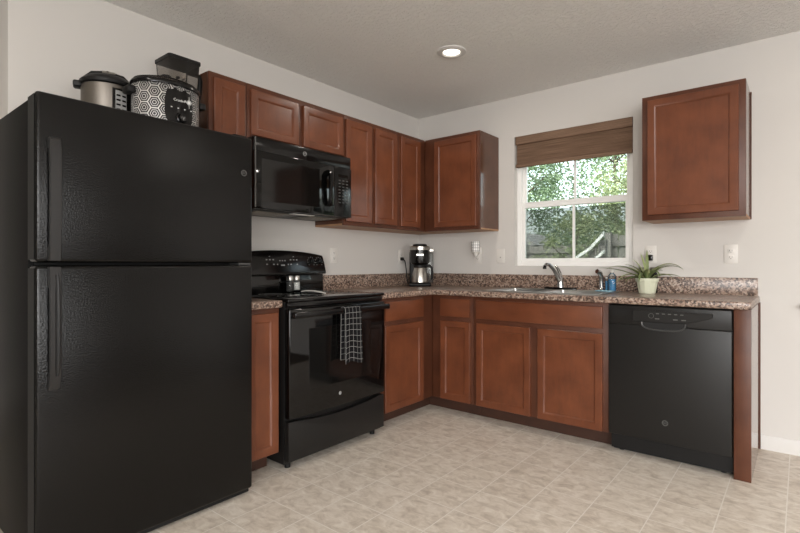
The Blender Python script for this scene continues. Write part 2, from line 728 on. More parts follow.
def gridmat():
    m, nt, b = newmat('black_windowpane_check')
    uv = uvnode(nt)
    s = nt.nodes.new('ShaderNodeSeparateXYZ')
    nt.links.new(uv.outputs[0], s.inputs[0])
    c = .034
    a = mathn(nt, 'LESS_THAN', mathn(nt, 'FLOORED_MODULO', s.outputs[0], c), .0030)
    d = mathn(nt, 'LESS_THAN', mathn(nt, 'FLOORED_MODULO', s.outputs[1], c), .0030)
    w = mathn(nt, 'MAXIMUM', a, d)
    mx = nt.nodes.new('ShaderNodeMix')
    mx.data_type = 'RGBA'
    nt.links.new(w, mx.inputs['Factor'])
    mx.inputs['A'].default_value = srgb(20, 19, 21)
    mx.inputs['B'].default_value = srgb(128, 127, 125)
    nt.links.new(mx.outputs['Result'], b.inputs['Base Color'])
    b.inputs['Roughness'].default_value = .9
    b.inputs['Specular IOR Level'].default_value = .1
    return m


M['hex'] = hexmat()
M['check'] = gridmat()

# ------------------------------------------------------------------ the room
IDX = lambda u, v, w: (u, v, w)            # slab lying flat
BACK = lambda u, v, w: (u, -w, v)          # slab facing -y (back wall): u = x, v = z, w = distance from wall
LEFT = lambda u, v, w: (w, u, v)           # slab facing +x (stove wall): u = y, v = z

X0, X1, Y0 = -1.6, X_EAST, -6.2
WX0, WX1, WZ0, WZ1 = .981, 1.880, 1.089, 2.128      # kitchen window opening
struct = lambda o: tag(o, kind='structure')

struct(MB().box(X0 - .1, 3.3, Y0 - .1, .12, -.05, 0).build('floor', M['floor'], smooth=0))
struct(MB().box(3.3005, X1 + .1, Y0 - .1, .12, -.05, .006).build('floor_carpet', M['carpet'], smooth=0))
struct(MB().box(X0 - .1, X1 + .1, Y0 - .1, .12, CEIL, CEIL + .05).build('ceiling', M['ceiling'], smooth=0))
struct(MB().cells([0, WX0, WX1, X1 + .1], [0, WZ0, WZ1, CEIL], lambda i, j: not (i == 1 and j == 1), 0, -.12, BACK).build('wall_back', M['wall'], smooth=0))
struct(MB().box(-.15, 0, -3.01, 0, 0, CEIL).build('wall_left', M['wall'], smooth=0))
struct(MB().box(X0 - .1, X0, Y0, 0, 0, CEIL).build('wall_hall', M['wall'], smooth=0))
# east and south walls; their unseen patio door and window openings are assumed for the light
EAST = lambda u, v, w: (X1 + w, u, v)
SOUTH = lambda u, v, w: (u, Y0 - w, v)
struct(MB().cells([Y0, -5.1, -2.7, 0], [0, 2.06, CEIL], lambda i, j: not (i == 1 and j == 0), 0, .1, EAST).build('wall_right', M['wall'], smooth=0))
struct(MB().cells([X0 - .1, 3.2, 6.6, X1 + .1], [0, .62, 2.28, CEIL], lambda i, j: not (i == 1 and j == 1), 0, .1, SOUTH).build('wall_front', M['wall'], smooth=0))


def casing(name, to, us, vs):
    f = MB()
    u0, u1 = us
    v0, v1 = vs
    d = .07
    f.cells([u0 - d, u0, u1, u1 + d], [v0 - (d if v0 > .1 else 0), v0, v1, v1 + d] if v0 > .1 else [v0, v1, v1 + d],
            (lambda i, j: not (i == 1 and j == 1)) if v0 > .1 else (lambda i, j: not (i == 1 and j == 0)), -.015, 0, to)
    return f.build(name, M['trim'], smooth=0)


struct(casing('door_1', EAST, (-5.1, -2.7), (0, 2.06)))  # casing of the assumed, unseen patio door
struct(casing('window_2', SOUTH, (3.2, 6.6), (.62, 2.28)))  # casing of the assumed, unseen rear window
struct(MB().prism([(0, 0), (.013, 0), (.013, .07), (.008, .085), (0, .085)], 3.298 - 2.603, Matrix(((0, 0, 1, 2.603), (-1, 0, 0, 0), (0, 1, 0, 0), (0, 0, 0, 1)))).build('baseboard_back', M['trim']))

# ------------------------------------------------------------------ window over the sink
def build_window():
    root = bpy.data.objects.new('window_1', None)
    COL.objects.link(root)
    root.location = ((WX0 + WX1) / 2, .05, WZ0)
    struct(root)
    x0, x1, z0, z1 = WX0 + .001, WX1 - .001, WZ0 + .001, WZ1 - .001
    yb = lambda a, b: (-a, -b)     # depth behind the wall face
    # outer vinyl frame .05..0.115
    fw = .034
    MB().cells([x0, x0 + fw, x1 - fw, x1], [z0, z0 + .03, z1 - fw, z1], lambda i, j: not (i == 1 and j == 1), -.048, -.115, BACK, bevel=.002, seg=1).build('window_frame', M['vinyl'], root)
    zm = 1.575
    # upper sash (outer track)
    a0, a1 = x0 + fw, x1 - fw
    b0, b1 = zm - .02, z1 - fw
    s = .028
    up = MB().cells([a0, a0 + s, a1 - s, a1], [b0, b0 + .05, b1 - s, b1], lambda i, j: not (i == 1 and j == 1), -.086, -.11, BACK, bevel=.002, seg=1).build('upper_sash', M['vinyl'], root)
    mid = (a0 + a1) / 2 + .01
    MB().box(mid - .009, mid + .009, .092, .104, b0 + .05, b1 - s).build('muntin', M['vinyl'], up)
    MB().box(a0 + s, a1 - s, .097, .099, b0 + .05, b1 - s).build('pane', M['glass'], up)
    # lower sash (inner track)
    b0, b1 = z0 + .03, zm + .022
    s = .03
    lo = MB().cells([a0, a0 + s, a1 - s, a1], [b0, b0 + .03, b1 - .042, b1], lambda i, j: not (i == 1 and j == 1), -.058, -.084, BACK, bevel=.003, seg=1).build('lower_sash', M['vinyl'], root)
    MB().box(mid - .009, mid + .009, .064, .078, b0 + .03, b1 - .042).build('muntin', M['vinyl'], lo)
    MB().box(a0 + s, a1 - s, .070, .072, b0 + .03, b1 - .042).build('pane', M['glass'], lo)
    MB().box(a0 + .004, a1 - .004, .1125, .1135, b0 + .004, zm - .03).build('insect_screen', M['screen'], root)


build_window()


def build_blind():
    root = empty('window_shade', (1.436, .02, 1.879), 'brown woven window shade pulled halfway down over the kitchen window', 'blind')
    x0, x1 = WX0 + .011, WX1 - .003
    MB().box(x0, x1, -.006, .034, 2.062, 2.126, .003).build('valance', M['blind'], root)
    # pleated fabric
    f = MB()
    t = bmesh.new()
    n = 18
    prev = None
    for i in range(n * 2 + 1):
        z = 1.905 + (2.062 - 1.905) * i / (n * 2)
        y = .012 + (.004 if i % 2 else 0)
        row = [t.verts.new((x0 + .003, y, z)), t.verts.new((x1 - .003, y, z)), t.verts.new((x1 - .003, y + .018, z)), t.verts.new((x0 + .003, y + .014, z))]
        if prev:
            for k in range(4):
                t.faces.new((prev[k], prev[(k + 1) % 4], row[(k + 1) % 4], row[k]))
        else:
            t.faces.new(row)
        prev = row
    t.faces.new(prev)
    bmesh.ops.recalc_face_normals(t, faces=t.faces)
    f.merge(t)
    f.build('shade_fabric', M['blind'], root, smooth=0)
    MB().box(x0 + .002, x1 - .002, -.004, .026, 1.879, 1.9055, .003).build('bottom_rail', M['blind'], root)


build_blind()

# ------------------------------------------------------------------ ceiling downlight(s)


def downlight(x, y, label, first):
    root = empty('recessed_light', (x, y, CEIL), label, 'ceiling light', 'recessed ceiling lights')
    MB().lathe([(.093, 0), (.092, -.006), (.078, -.012), (.060, -.012), (.053, -.004), (.053, 0)], (x, y, CEIL), 40, cap=False).build('trim_ring', M['trim'], root)
    MB().lathe([(0, -.007), (.042, -.0065), (.054, -.004)], (x, y, CEIL), 32, cap=False).build('lens', M['lens'], root)
    d = bpy.data.lights.new('downlight_lamp', 'AREA')
    d.shape = 'DISK'
    d.size = .10
    d.energy = 4.5
    d.color = (1, .93, .84)
    o = bpy.data.objects.new('downlight_lamp', d)
    COL.objects.link(o)
    o.location = (0, 0, -.016)
    o.parent = root


downlight(1.058, -1.02, 'round white recessed ceiling light glowing above the kitchen floor', True)
downlight(1.058, -3.6, 'round white recessed ceiling light behind the viewer nearest the refrigerator', False)
downlight(3.12, -1.3, 'round white recessed ceiling light nearest the patio door', False)
downlight(3.12, -3.9, 'round white recessed ceiling light nearest the rear window', False)

# ------------------------------------------------------------------ cabinets


def door_mesh(to, u0, u1, v0, v1, w0, t=.02, stile=.038, bev=.012, drop=.010):
    """shaker door: frame with sloped inner edge (returned MB) and its recessed panel (second MB)"""
    f = MB()
    tm = bmesh.new()
    e = .0025

    def rect(du, w):
        return [tm.verts.new(to(a, b, w)) for a, b in ((u0 + du, v0 + du), (u1 - du, v0 + du), (u1 - du, v1 - du), (u0 + du, v1 - du))]
    R = [rect(0, w0), rect(0, w0 + t - e), rect(e, w0 + t), rect(stile, w0 + t), rect(stile + bev * .3, w0 + t - .001), rect(stile + bev, w0 + t - drop)]
    for a, b in zip(R, R[1:]):
        for k in range(4):
            tm.faces.new((a[k], a[(k + 1) % 4], b[(k + 1) % 4], b[k]))
    tm.faces.new(R[0][::-1])
    bmesh.ops.recalc_face_normals(tm, faces=tm.faces)
    # outward check: flip when the first outer face points inwards
    f.merge(tm)
    p = MB()
    d = stile + bev
    a = to(u0 + d, v0 + d, w0 + t - drop - .004)
    b = to(u1 - d, v1 - d, w0 + t - drop)
    p.box(min(a[0], b[0]), max(a[0], b[0]), min(a[1], b[1]), max(a[1], b[1]), min(a[2], b[2]), max(a[2], b[2]))
    return f, p


def tbox(mb, to, u0, u1, v0, v1, w0, w1, bevel=0.0):
    a, b = to(u0, v0, w0), to(u1, v1, w1)
    return mb.box(min(a[0], b[0]), max(a[0], b[0]), min(a[1], b[1]), max(a[1], b[1]), min(a[2], b[2]), max(a[2], b[2]), bevel)


UB, UT, UD = 1.377, 2.145, .305


def shaker_door(to, root, u0, u1, v0, v1, w0):
    f, p = door_mesh(to, u0, u1, v0, v1, w0)
    d = f.build('door', M['wood'], root)
    p.build('panel', M['panel'], d, smooth=0)
    return d


def wall_cabinet(to, name, label, u0, u1, z0, z1, doors, face=None, depth=UD):
    fu0, fu1 = face or (u0, u1)
    c = to((fu0 + fu1) / 2, z0, .001)
    root = empty(name, c, label, 'cabinet', 'wall cabinets of the kitchen')
    g = .0006
    mb = MB()
    mb.m(M['side'])
    tbox(mb, to, u0 + g, u1 - g, z0 + .012, z1, .001, depth - .0195)
    mb.build('carcass', None, root, smooth=0)
    mb = MB()
    tbox(mb, to, u0 + g, u1 - g, z0, z0 + .0118, .001, depth - .0195)
    mb.build('bottom_panel', M['under'], root, smooth=0)
    # face frame
    us = [fu0 + g]
    for a, b in doors:
        us += [a[0] + .014, a[1] - .014] if False else []
    fr = MB()
    tbox(fr, to, fu0 + g, fu1 - g, z0, z1, depth - .019, depth, .0012)
    fr.build('face_frame', M['frame'], root)
    for (a, b), (c0, c1) in doors:
        shaker_door(to, root, a, b, c0, c1, depth + .0005)
    return root


dz = (1.404, 2.114)
wall_cabinet(LEFT, 'wall_cabinet', 'narrow one-door wall cabinet rising beside the small appliances above the refrigerator', -2.227, -1.998, UB, UT, [((-2.204, -2.019), dz)])
wall_cabinet(LEFT, 'wall_cabinet', 'short two-door wall cabinet directly over the microwave', -1.997, -1.237, 1.833, UT, [((-1.977, -1.640), (1.850, 2.112)), ((-1.600, -1.258), (1.850, 2.112))])
wall_cabinet(LEFT, 'wall_cabinet', 'tall two-door wall cabinet beside the microwave on the stove wall', -1.236, -.660, UB, UT, [((-1.229, -.972), dz), ((-.933, -.684), dz)])
wall_cabinet(LEFT, 'wall_cabinet', 'one-door wall cabinet filling the room corner on the stove wall', -.659, -.001, UB, UT, [((-.634, -.386), dz)], face=(-.659, -.3055))
wall_cabinet(BACK, 'wall_cabinet', 'one-door wall cabinet between the room corner and the window', .3065, .839, UB, UT, [((.414, .815), dz)])
c6 = wall_cabinet(BACK, 'wall_cabinet', 'one-door wall cabinet hanging alone beside the window above the dishwasher', 2.011, 2.552, UB, UT, [((2.045, 2.519), (1.408, 2.116))])
MB().box(2.5525, 2.558, -.02, -.001, UB, UT).build('scribe_moulding', M['frame'], c6)

BD, CB, TK = .608, .876, .107


def base_cabinet(to, name, label, u0, u1, doors=(), drawers=(), face=None, plinth=None, pw=.499, ctop=CB - .001):
    fu0, fu1 = face or (u0, u1)
    p0, p1 = plinth or (u0, u1)
    root = empty(name, to((fu0 + fu1) / 2, 0, .05), label, 'cabinet', 'base cabinets of the kitchen')
    g = .0006
    mb = MB()
    tbox(mb, to, u0 + g, u1 - g, TK, ctop, .0215, BD - .0195)
    mb.build('carcass', M['side'], root, smooth=0)
    mb = MB()
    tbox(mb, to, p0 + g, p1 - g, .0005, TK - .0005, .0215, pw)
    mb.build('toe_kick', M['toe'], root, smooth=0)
    fr = MB()
    tbox(fr, to, fu0 + g, fu1 - g, TK, CB - .001, BD - .019, BD, .0012)
    fr.build('face_frame', M['frame'], root)
    for (a, b), (c0, c1) in doors:
        shaker_door(to, root, a, b, c0, c1, BD + .0005)
    for (a, b), (c0, c1) in drawers:
        d = MB()
        tbox(d, to, a, b, c0, c1, BD + .0005, BD + .0205, .003)
        d.build('drawer_front', M['wood_h'], root)
    return root


bz, wz = (.110, .690), (.722, .852)
base_cabinet(LEFT, 'base_cabinet', 'very narrow base cabinet squeezed between refrigerator and black range', -2.228, -1.998, [((-2.20, -2.014), (.110, .850))])
base_cabinet(LEFT, 'base_cabinet', 'base cabinet with one drawer and door beside the range', -1.204, -.6095, [((-1.165, -.745), bz)], [((-1.165, -.745), wz)], plinth=(-1.204, -.4985))
base_cabinet(BACK, 'base_cabinet', 'narrow corner base cabinet with a small drawer over one door', .001, .968, [((.691, .945), bz)], [((.691, .945), wz)], face=(.6095, .968))
base_cabinet(BACK, 'base_cabinet', 'wide two-door sink base cabinet beneath the window', .969, 1.900, [((1.000, 1.405), bz), ((1.457, 1.867), bz)], [((1.000, 1.867), wz)], ctop=.70)

pn = empty('end_panel', (2.56, -.3, 0), 'brown wood panel standing to the floor beside the dishwasher', 'panel')
MB().box(2.522, 2.596, -.6085, -.590, .001, CB - .001, .001).build('filler_strip', M['frame'], pn)
MB().box(2.578, 2.596, -.5895, -.022, .001, CB - .001).build('side_panel', M['side_gloss'], pn)
MB().box(2.5965, 2.602, -.02, -.001, .001, CB).build('scribe_moulding', M['frame'], pn)

# ------------------------------------------------------------------ countertops
CT = .914
SX0, SX1, SY0, SY1 = 1.03, 1.80, -.545, -.105     # sink cut-out
root = empty('countertop', (.6, -.3, CB), 'long L-shaped speckled brown countertop running under the window', 'countertop', 'speckled countertops')
xs = [.001, .640, SX0, SX1, 2.598]
ys = [-1.206, -.640, SY0, SY1, -.001]


def ct_fill(i, j):
    if j == 0:
        return i == 0
    if i == 2 and j == 2:
        return False
    return True


MB().cells(xs, ys, ct_fill, CB, CT, IDX, bevel=.007).build('worktop', M['counter'], root)
b = MB()
b.box(.022, 2.590, -.021, -.001, CT - .002, 1.022, .003)
b.box(.001, .021, -1.206, -.001, CT - .002, 1.022, .003)
b.build('backsplash', M['counter'], root)
root = empty('countertop', (.3, -2.115, CB), 'short piece of speckled brown countertop between refrigerator and range', 'countertop', 'speckled countertops')
MB().box(.001, .640, -2.228, -1.996, CB, CT, .007, 3).build('worktop', M['counter'], root)
MB().box(.001, .021, -2.228, -1.996, CT - .002, 1.022, .003).build('backsplash', M['counter'], root)

# ------------------------------------------------------------------ refrigerator


def emblem(to, u, v, w, r, parent, mat):
    e = MB()
    n = 24
    e.tube([to(u + r * math.cos(2 * PI * k / n), v + r * math.sin(2 * PI * k / n), w + .0008) for k in range(n)], r * .12, 6, closed=True)
    e.tube([to(u + r * .72 * math.cos(2 * PI * k / n), v + r * .72 * math.sin(2 * PI * k / n), w + .0006) for k in range(n)], r * .06, 5, closed=True)
    # the two curling script letters
    for s, off in ((1, -.28), (1, .24)):
        pts = []
        for k in range(15):
            a = .5 + 4.9 * k / 14
            q = r * .26 * (1 - .25 * k / 14)
            pts.append(to(u + r * off + q * math.cos(a), v + q * 1.25 * math.sin(a), w + .0006))
        pts.append(to(u + r * (off + .22), v - r * .02, w + .0006))
        e.tube(pts, r * .065, 5)
    return e.build('round_emblem', mat, parent)


def build_fridge():
    y0, y1 = -3.088, -2.2335
    root = empty('refrigerator', (.4, (y0 + y1) / 2, 0), 'tall black top-freezer refrigerator standing beside the narrow cabinet', 'refrigerator')
    MB().box(.05, .628, y0 + .003, y1 - .003, .025, 1.700, .006).build('cabinet_body', M['fridge_side'], root)
    MB().box(.6285, .6385, y0 + .02, y1 - .02, .07, 1.695).build('door_gasket', M['gasket'], root)
    for y in (y0 + .06, y1 - .06):
        for xx in (.60, .12):
            MB().cyl((xx, y, .0005), .022, .0245, 14).build('foot', M['black_matte'], root)
    MB().box(.632, .705, y0 + .01, y1 - .01, .010, .0285, .003).build('toe_grille', M['black_matte'], root)
    for nm, z0, z1 in (('freezer_door', 1.1125, 1.711), ('fridge_door', .030, 1.1025)):
        d = MB().box(.640, .7235, y0, y1, z0, z1, .013, 4).build(nm, M['fridge'], root)
        # thin dark trim along the opening edge
        MB().box(.640, .712, y0 - .0022, y0 - .0002, z0 + .01, z1 - .01, .001, 1).build('edge_trim', M['gasket'], d)
        h = MB()
        yc, hw = -3.038, .017
        if nm == 'freezer_door':
            prof = [(1.118, .7245), (1.118, .752), (1.17, .758), (1.30, .762), (1.42, .762), (1.51, .760), (1.543, .755), (1.552, .746), (1.552, .7245)]
            inner = [(1.515, .7245), (1.51, .737), (1.42, .743), (1.30, .743), (1.18, .740), (1.16, .7245)]
            poly = [(x, z) for z, x in prof + inner]
            # x-z polygon swept along y
            h.prism(poly, 2 * hw, Matrix(((1, 0, 0, 0), (0, 0, -1, yc + hw), (0, 1, 0, 0), (0, 0, 0, 1))), .002, 1)
            h.build('handle', M['handle'], d)
        else:
            prof = [(1.098, .7245), (1.098, .752), (1.05, .760), (.92, .763), (.80, .762), (.72, .757), (.69, .750), (.664, .742), (.664, .7245)]
            inner = [(.715, .7245), (.725, .737), (.80, .743), (.92, .744), (1.02, .741), (1.03, .7245)]
            poly = [(x, z) for z, x in prof + inner]
            h.prism(poly, 2 * hw, Matrix(((1, 0, 0, 0), (0, 0, -1, yc + hw), (0, 1, 0, 0), (0, 0, 0, 1))), .002, 1)
            hd = h.build('handle', M['handle'], d)
            g = MB()
            g.box(.7795, .781, yc - .010, yc + .012, .70, 1.0, .0007, 1, mtx=None)
            g.bm.clear()
            # darker soft grip following the front of the lower handle
            pts = [(.7805 - .00 if .8 < z < 1.0 else .774, yc + .002, z) for z in (1.075,)]
            g.tube([(.7585, yc + .003, 1.07), (.7605, yc + .003, 1.03), (.762, yc + .003, .97), (.763, yc + .003, .92), (.7625, yc + .003, .86), (.762, yc + .003, .80), (.7585, yc + .003, .745), (.7565, yc + .003, .715)], [.006, .0095, .0105, .0105, .0105, .0105, .0095, .006], 10, flat=.5)
            g.build('grip', M['black_matte'], hd)
        if nm == 'freezer_door':
            emblem(LEFT, -2.282, 1.538, .7237, .0135, d, M['mark_dim'])
    MB().box(.60, .70, y1 - .085, y1 - .02, 1.7115, 1.722, .003).build('hinge_cover', M['black_matte'], root)
    # hinge between the doors
    MB().box(.632, .716, y1 - .07, y1 - .008, 1.1035, 1.1115).build('centre_hinge', M['lip'], root)


build_fridge()

# ------------------------------------------------------------------ range


def range_build():
    y0, y1 = -1.982, -1.221
    yc = (y0 + y1) / 2
    root = empty('range', (.34, yc, 0), 'black freestanding electric range with a checked towel on its handle', 'stove')
    MB().box(.03, .628, y0, y1, .032, .900).build('oven_body', M['black_satin'], root)
    for x in (.60, .08):
        for y in (y0 + .045, y1 - .045):
            MB().cyl((x, y, .0005), .016, .0313, 14).build('foot', M['black_matte'], root)
    # cooktop
    ct = MB().box(.075, .668, y0 - .001, y1 + .001, .9005, .9205, .006, 3).build('cooktop', M['black_glass'], root)
    for k, (x, y, r) in enumerate(((.24, yc - .17, .085), (.24, yc + .19, .105), (.49, yc - .18, .115), (.49, yc + .18, .085))):
        mb = MB()
        for rr in (r, r * .62):
            mb.lathe([(rr - .0015, 0), (rr - .0015, .0004), (rr + .0015, .0004), (rr + .0015, 0)], (x, y, .9206), 40, cap=False)
        mb.build('burner_ring', M['mark_dim'], ct)
    MB().box(.628, .652, y0 + .006, y1 - .006, .868, .8995, .003).build('vent_trim', M['black'], root)
    # back guard: low riser and tilted control console with an arched top
    MB().box(.022, .0745, y0 + .004, y1 - .004, .9005, 1.034, .002).build('riser', M['black_glass'], root)
    n = 24
    t = bmesh.new()
    half = (y1 - y0) / 2
    rows = []
    ring = []
    # outline (s = -1..1 along y), bottom at 1.036, arched top with rounded shoulders
    out = []
    for k in range(n + 1):
        s = -1 + 2 * k / n
        out.append((s * (half - .016), 1.197 - .030 * abs(s) ** 2.2))
    out = [(-half, 1.06), (-half + .002, 1.10), (-half + .010, 1.155)] + out + [(half - .010, 1.155), (half - .002, 1.10), (half, 1.06), (half - .002, 1.040), (half - .008, 1.036), (-half + .008, 1.036), (-half + .002, 1.040)]
    front, back = [], []
    for (s, z) in out:
        lean = .108 - (z - 1.036) * .22
        front.append(t.verts.new((lean, yc + s, z)))
        back.append(t.verts.new((.024, yc + s, z)))
    t.faces.new(front)
    t.faces.new(back[::-1])
    m = len(out)
    for k in range(m):
        t.faces.new((front[k], back[k], back[(k + 1) % m], front[(k + 1) % m]))
    bmesh.ops.recalc_face_normals(t, faces=t.faces)
    es = [e for e in t.edges if all(v in front for v in e.verts)]
    bmesh.ops.bevel(t, geom=es, offset=.005, segments=2, profile=.5, affect='EDGES')
    mk = MB().m(M['black']).merge(t).m(M['mark'])
    CO = lambda u, v, w: (.108 - (v - 1.036) * .22 + w * .98, u, v + w * .2)

    def mark(u, v, du, dv):
        a = [CO(u - du, v - dv, .0006), CO(u + du, v - dv, .0006), CO(u + du, v + dv, .0006), CO(u - du, v + dv, .0006)]
        mk.quad(*a)
    for c in (yc - .085, yc + .105):
        for du in (-.026, 0, .026):
            for dv in (-.018, .012):
                if du or dv > 0:
                    mark(c + du, 1.122 + dv, .006, .0035)
        mark(c, 1.155, .005, .002)
    for du in (-.02, .0, .02):
        mark(yc + .012 + du, 1.128, .005, .0035)
    mark(yc + .012, 1.098, .016, .004)
    mark(yc - .03, 1.103, .004, .004)
    mark(yc + .056, 1.103, .004, .004)
    for c in (yc + .255, yc + .325):
        for k in range(9):
            a = PI * (.75 - 1.5 * k / 8) + PI / 2 - PI * .0
            mark(c + .031 * math.cos(a), 1.123 + .031 * math.sin(a), .003, .002)
    con = mk.build('control_console', None, root)
    for c in (yc + .255, yc + .325, yc - .255, yc - .325):
        kb = MB()
        p = Vector(CO(c, 1.123, 0))
        nrm = Vector((.98, 0, .2)).normalized()
        R = nrm.to_track_quat('Z', 'Y').to_matrix().to_4x4()
        kb.lathe([(.022, 0), (.021, .004), (.018, .005), (.0165, .02), (.014, .022), (0, .022)], (0, 0, 0), 24, mtx=Matrix.Translation(p) @ R)
        kb.box(-.004, .004, -.016, .016, .02, .027, .002, 1, mtx=Matrix.Translation(p) @ R)
        kb.build('knob', M['black'], con)
    # oven door
    dr = MB().box(.630, .672, y0 + .004, y1 - .004, .278, .864, .006, 3).build('oven_door', M['black_glass'], root)
    MB().box(.6722, .6732, yc - .245, yc + .25, .415, .752, .0004, 1).build('door_window', M['oven_glass'], dr)
    h = MB()
    pts = [(.712, y0 + .012, .835), (.716, y0 + .10, .836), (.718, yc, .836), (.716, y1 - .10, .836), (.712, y1 - .012, .835)]
    h.box(.700, .722, y0 + .004, y1 - .002, .818, .852, .008, 3)
    for y in (y0 + .03, y1 - .03):
        h.box(.6715, .705, y - .018, y + .018, .822, .848, .004)
    h.build('door_handle', M['black'], dr)
    e = MB()
    e.lathe([(.0105, 0), (.0105, .0012), (0, .0014)], (.6722, -1.616, .350), 20, axis='x')
    em = e.build('round_emblem', M['mark'], dr)
    # storage drawer with a curved finger scoop along its top edge
    poly = []
    k = 20
    top, low = .262, .236
    poly += [(y0 + .004, .052), (y1 - .004, .052), (y1 - .004, top)]
    for i in range(k + 1):
        s = 1 - 2 * i / k
        poly.append((yc + s * (half - .05), top - (top - low) * (1 - s * s) ** 1))
    poly += [(y0 + .004, top)]
    MB().prism(poly, .037, Matrix(((0, 0, 1, .630), (1, 0, 0, 0), (0, 1, 0, 0), (0, 0, 0, 1))), .003, 2).build('storage_drawer', M['black_satin'], root)
    return yc


YC = range_build()


def uv_sheet(name, mat, parent, rows, uvs, thick=.003):
    """rows: list of rows of points (grid); uvs the same layout; solidified by a modifier-free offset"""
    t = bmesh.new()
    uvl = t.loops.layers.uv.new('UVMap')
    off = wloc(parent)
    V = [[t.verts.new(Vector(p) - off) for p in r] for r in rows]
    for i in range(len(rows) - 1):
        for j in range(len(rows[0]) - 1):
            f = t.faces.new((V[i][j], V[i + 1][j], V[i + 1][j + 1], V[i][j + 1]))
            for lp, (a, b) in zip(f.loops, ((i, j), (i + 1, j), (i + 1, j + 1), (i, j + 1))):
                lp[uvl].uv = uvs[a][b]
    bmesh.ops.recalc_face_normals(t, faces=t.faces)
    if thick:
        bmesh.ops.solidify(t, geom=t.faces[:], thickness=thick)
    me = bpy.data.meshes.new(name)
    t.to_mesh(me)
    t.free()
    me.materials.append(mat)
    me.polygons.foreach_set('use_smooth', [True] * len(me.polygons))
    o = bpy.data.objects.new(name, me)
    COL.objects.link(o)
    if parent:
        o.parent = parent
    return o


def towel():
    # hangs over the oven handle bar (x .700-.722, z .818-.852)
    path = []
    for z in [.545 + .025 * k for k in range(12)]:
        path.append((.692, z))
    path += [(.691, .845), (.694, .853), (.702, .858), (.711, .859), (.720, .857), (.727, .851), (.729, .842)]
    for z in [.82 - .0225 * k for k in range(14)]:
        path.append((.731, z))
    rows, uvs = [], []
    L = 0
    for i, (x, z) in enumerate(path):
        if i:
            L += math.hypot(x - path[i - 1][0], z - path[i - 1][1])
        r, u = [], []
        front = i > 15
        fall = max(0, (.84 - z)) / .36
        nw = 22
        for j in range(nw + 1):
            s = j / nw
            a0, a1 = (-1.650, -1.500)
            if front:
                a0, a1 = -1.628 - .006 * fall, -1.500 + .012 * fall
            else:
                a0, a1 = -1.628 - .004 * fall, -1.508 - .006 * fall
            y = a0 + (a1 - a0) * s
            wob = .003 * math.sin(s * 11 + 1.5) * min(1, fall * 1.6)
            xx = x + (wob + .006 * fall if front else -.3 * abs(wob))
            r.append((xx, y, z + (.012 * math.sin(s * 5) * fall if front else 0)))
            u.append((s * .15, L))
        rows.append(r)
        uvs.append(u)
    o = uv_sheet('dish_towel', M['check'], None, rows, uvs, .0025)
    tag(o, 'black dish towel with white check hung over the oven handle', 'towel')


towel()

# shakers and spoon on the cooktop
def shaker(x, y, fill, label):
    root = empty('shaker', (x, y, .921), label, 'shaker', 'glass shakers at the back of the cooktop')
    z = .921
    MB().lathe([(.0, .0005), (.026, .0005), (.028, .004), (.026, .05), (.021, .075)], (x, y, z), 20, cap=False).build('glass_body', M['clear'], root)
    MB().lathe([(0, .005), (.0235, .005), (.0215, .060), (0, .062)], (x, y, z), 18).build('contents', M[fill], root)
    MB().lathe([(.0225, .074), (.0235, .079), (.0235, .098), (.02, .106), (0, .108)], (x, y, z), 20).build('lid', M['steel'], root)


shaker(.115, -1.548, 'pepper', 'glass shaker of dark pepper with metal lid on the cooktop')
shaker(.115, -1.495, 'salt', 'glass shaker of white salt with metal lid on the cooktop')
sp = empty('cooking_spoon', (.46, -1.62, .921), 'white-handled black spoon lying on the black cooktop', 'spoon')
MB().lathe([(0, .003), (.03, .003), (.040, .010), (.043, .016), (.041, .016), (.03, .007), (0, .006)], (.235, -1.570, .9206), 28, sx=1.2).build('bowl', M['black'], sp)
MB().tube([(.262, -1.575, .929), (.33, -1.582, .936), (.41, -1.59, .938), (.48, -1.598, .934), (.525, -1.602, .929)], [.010, .012, .0115, .011, .008], 10, flat=.4).build('spoon_handle', M['plate'], sp)

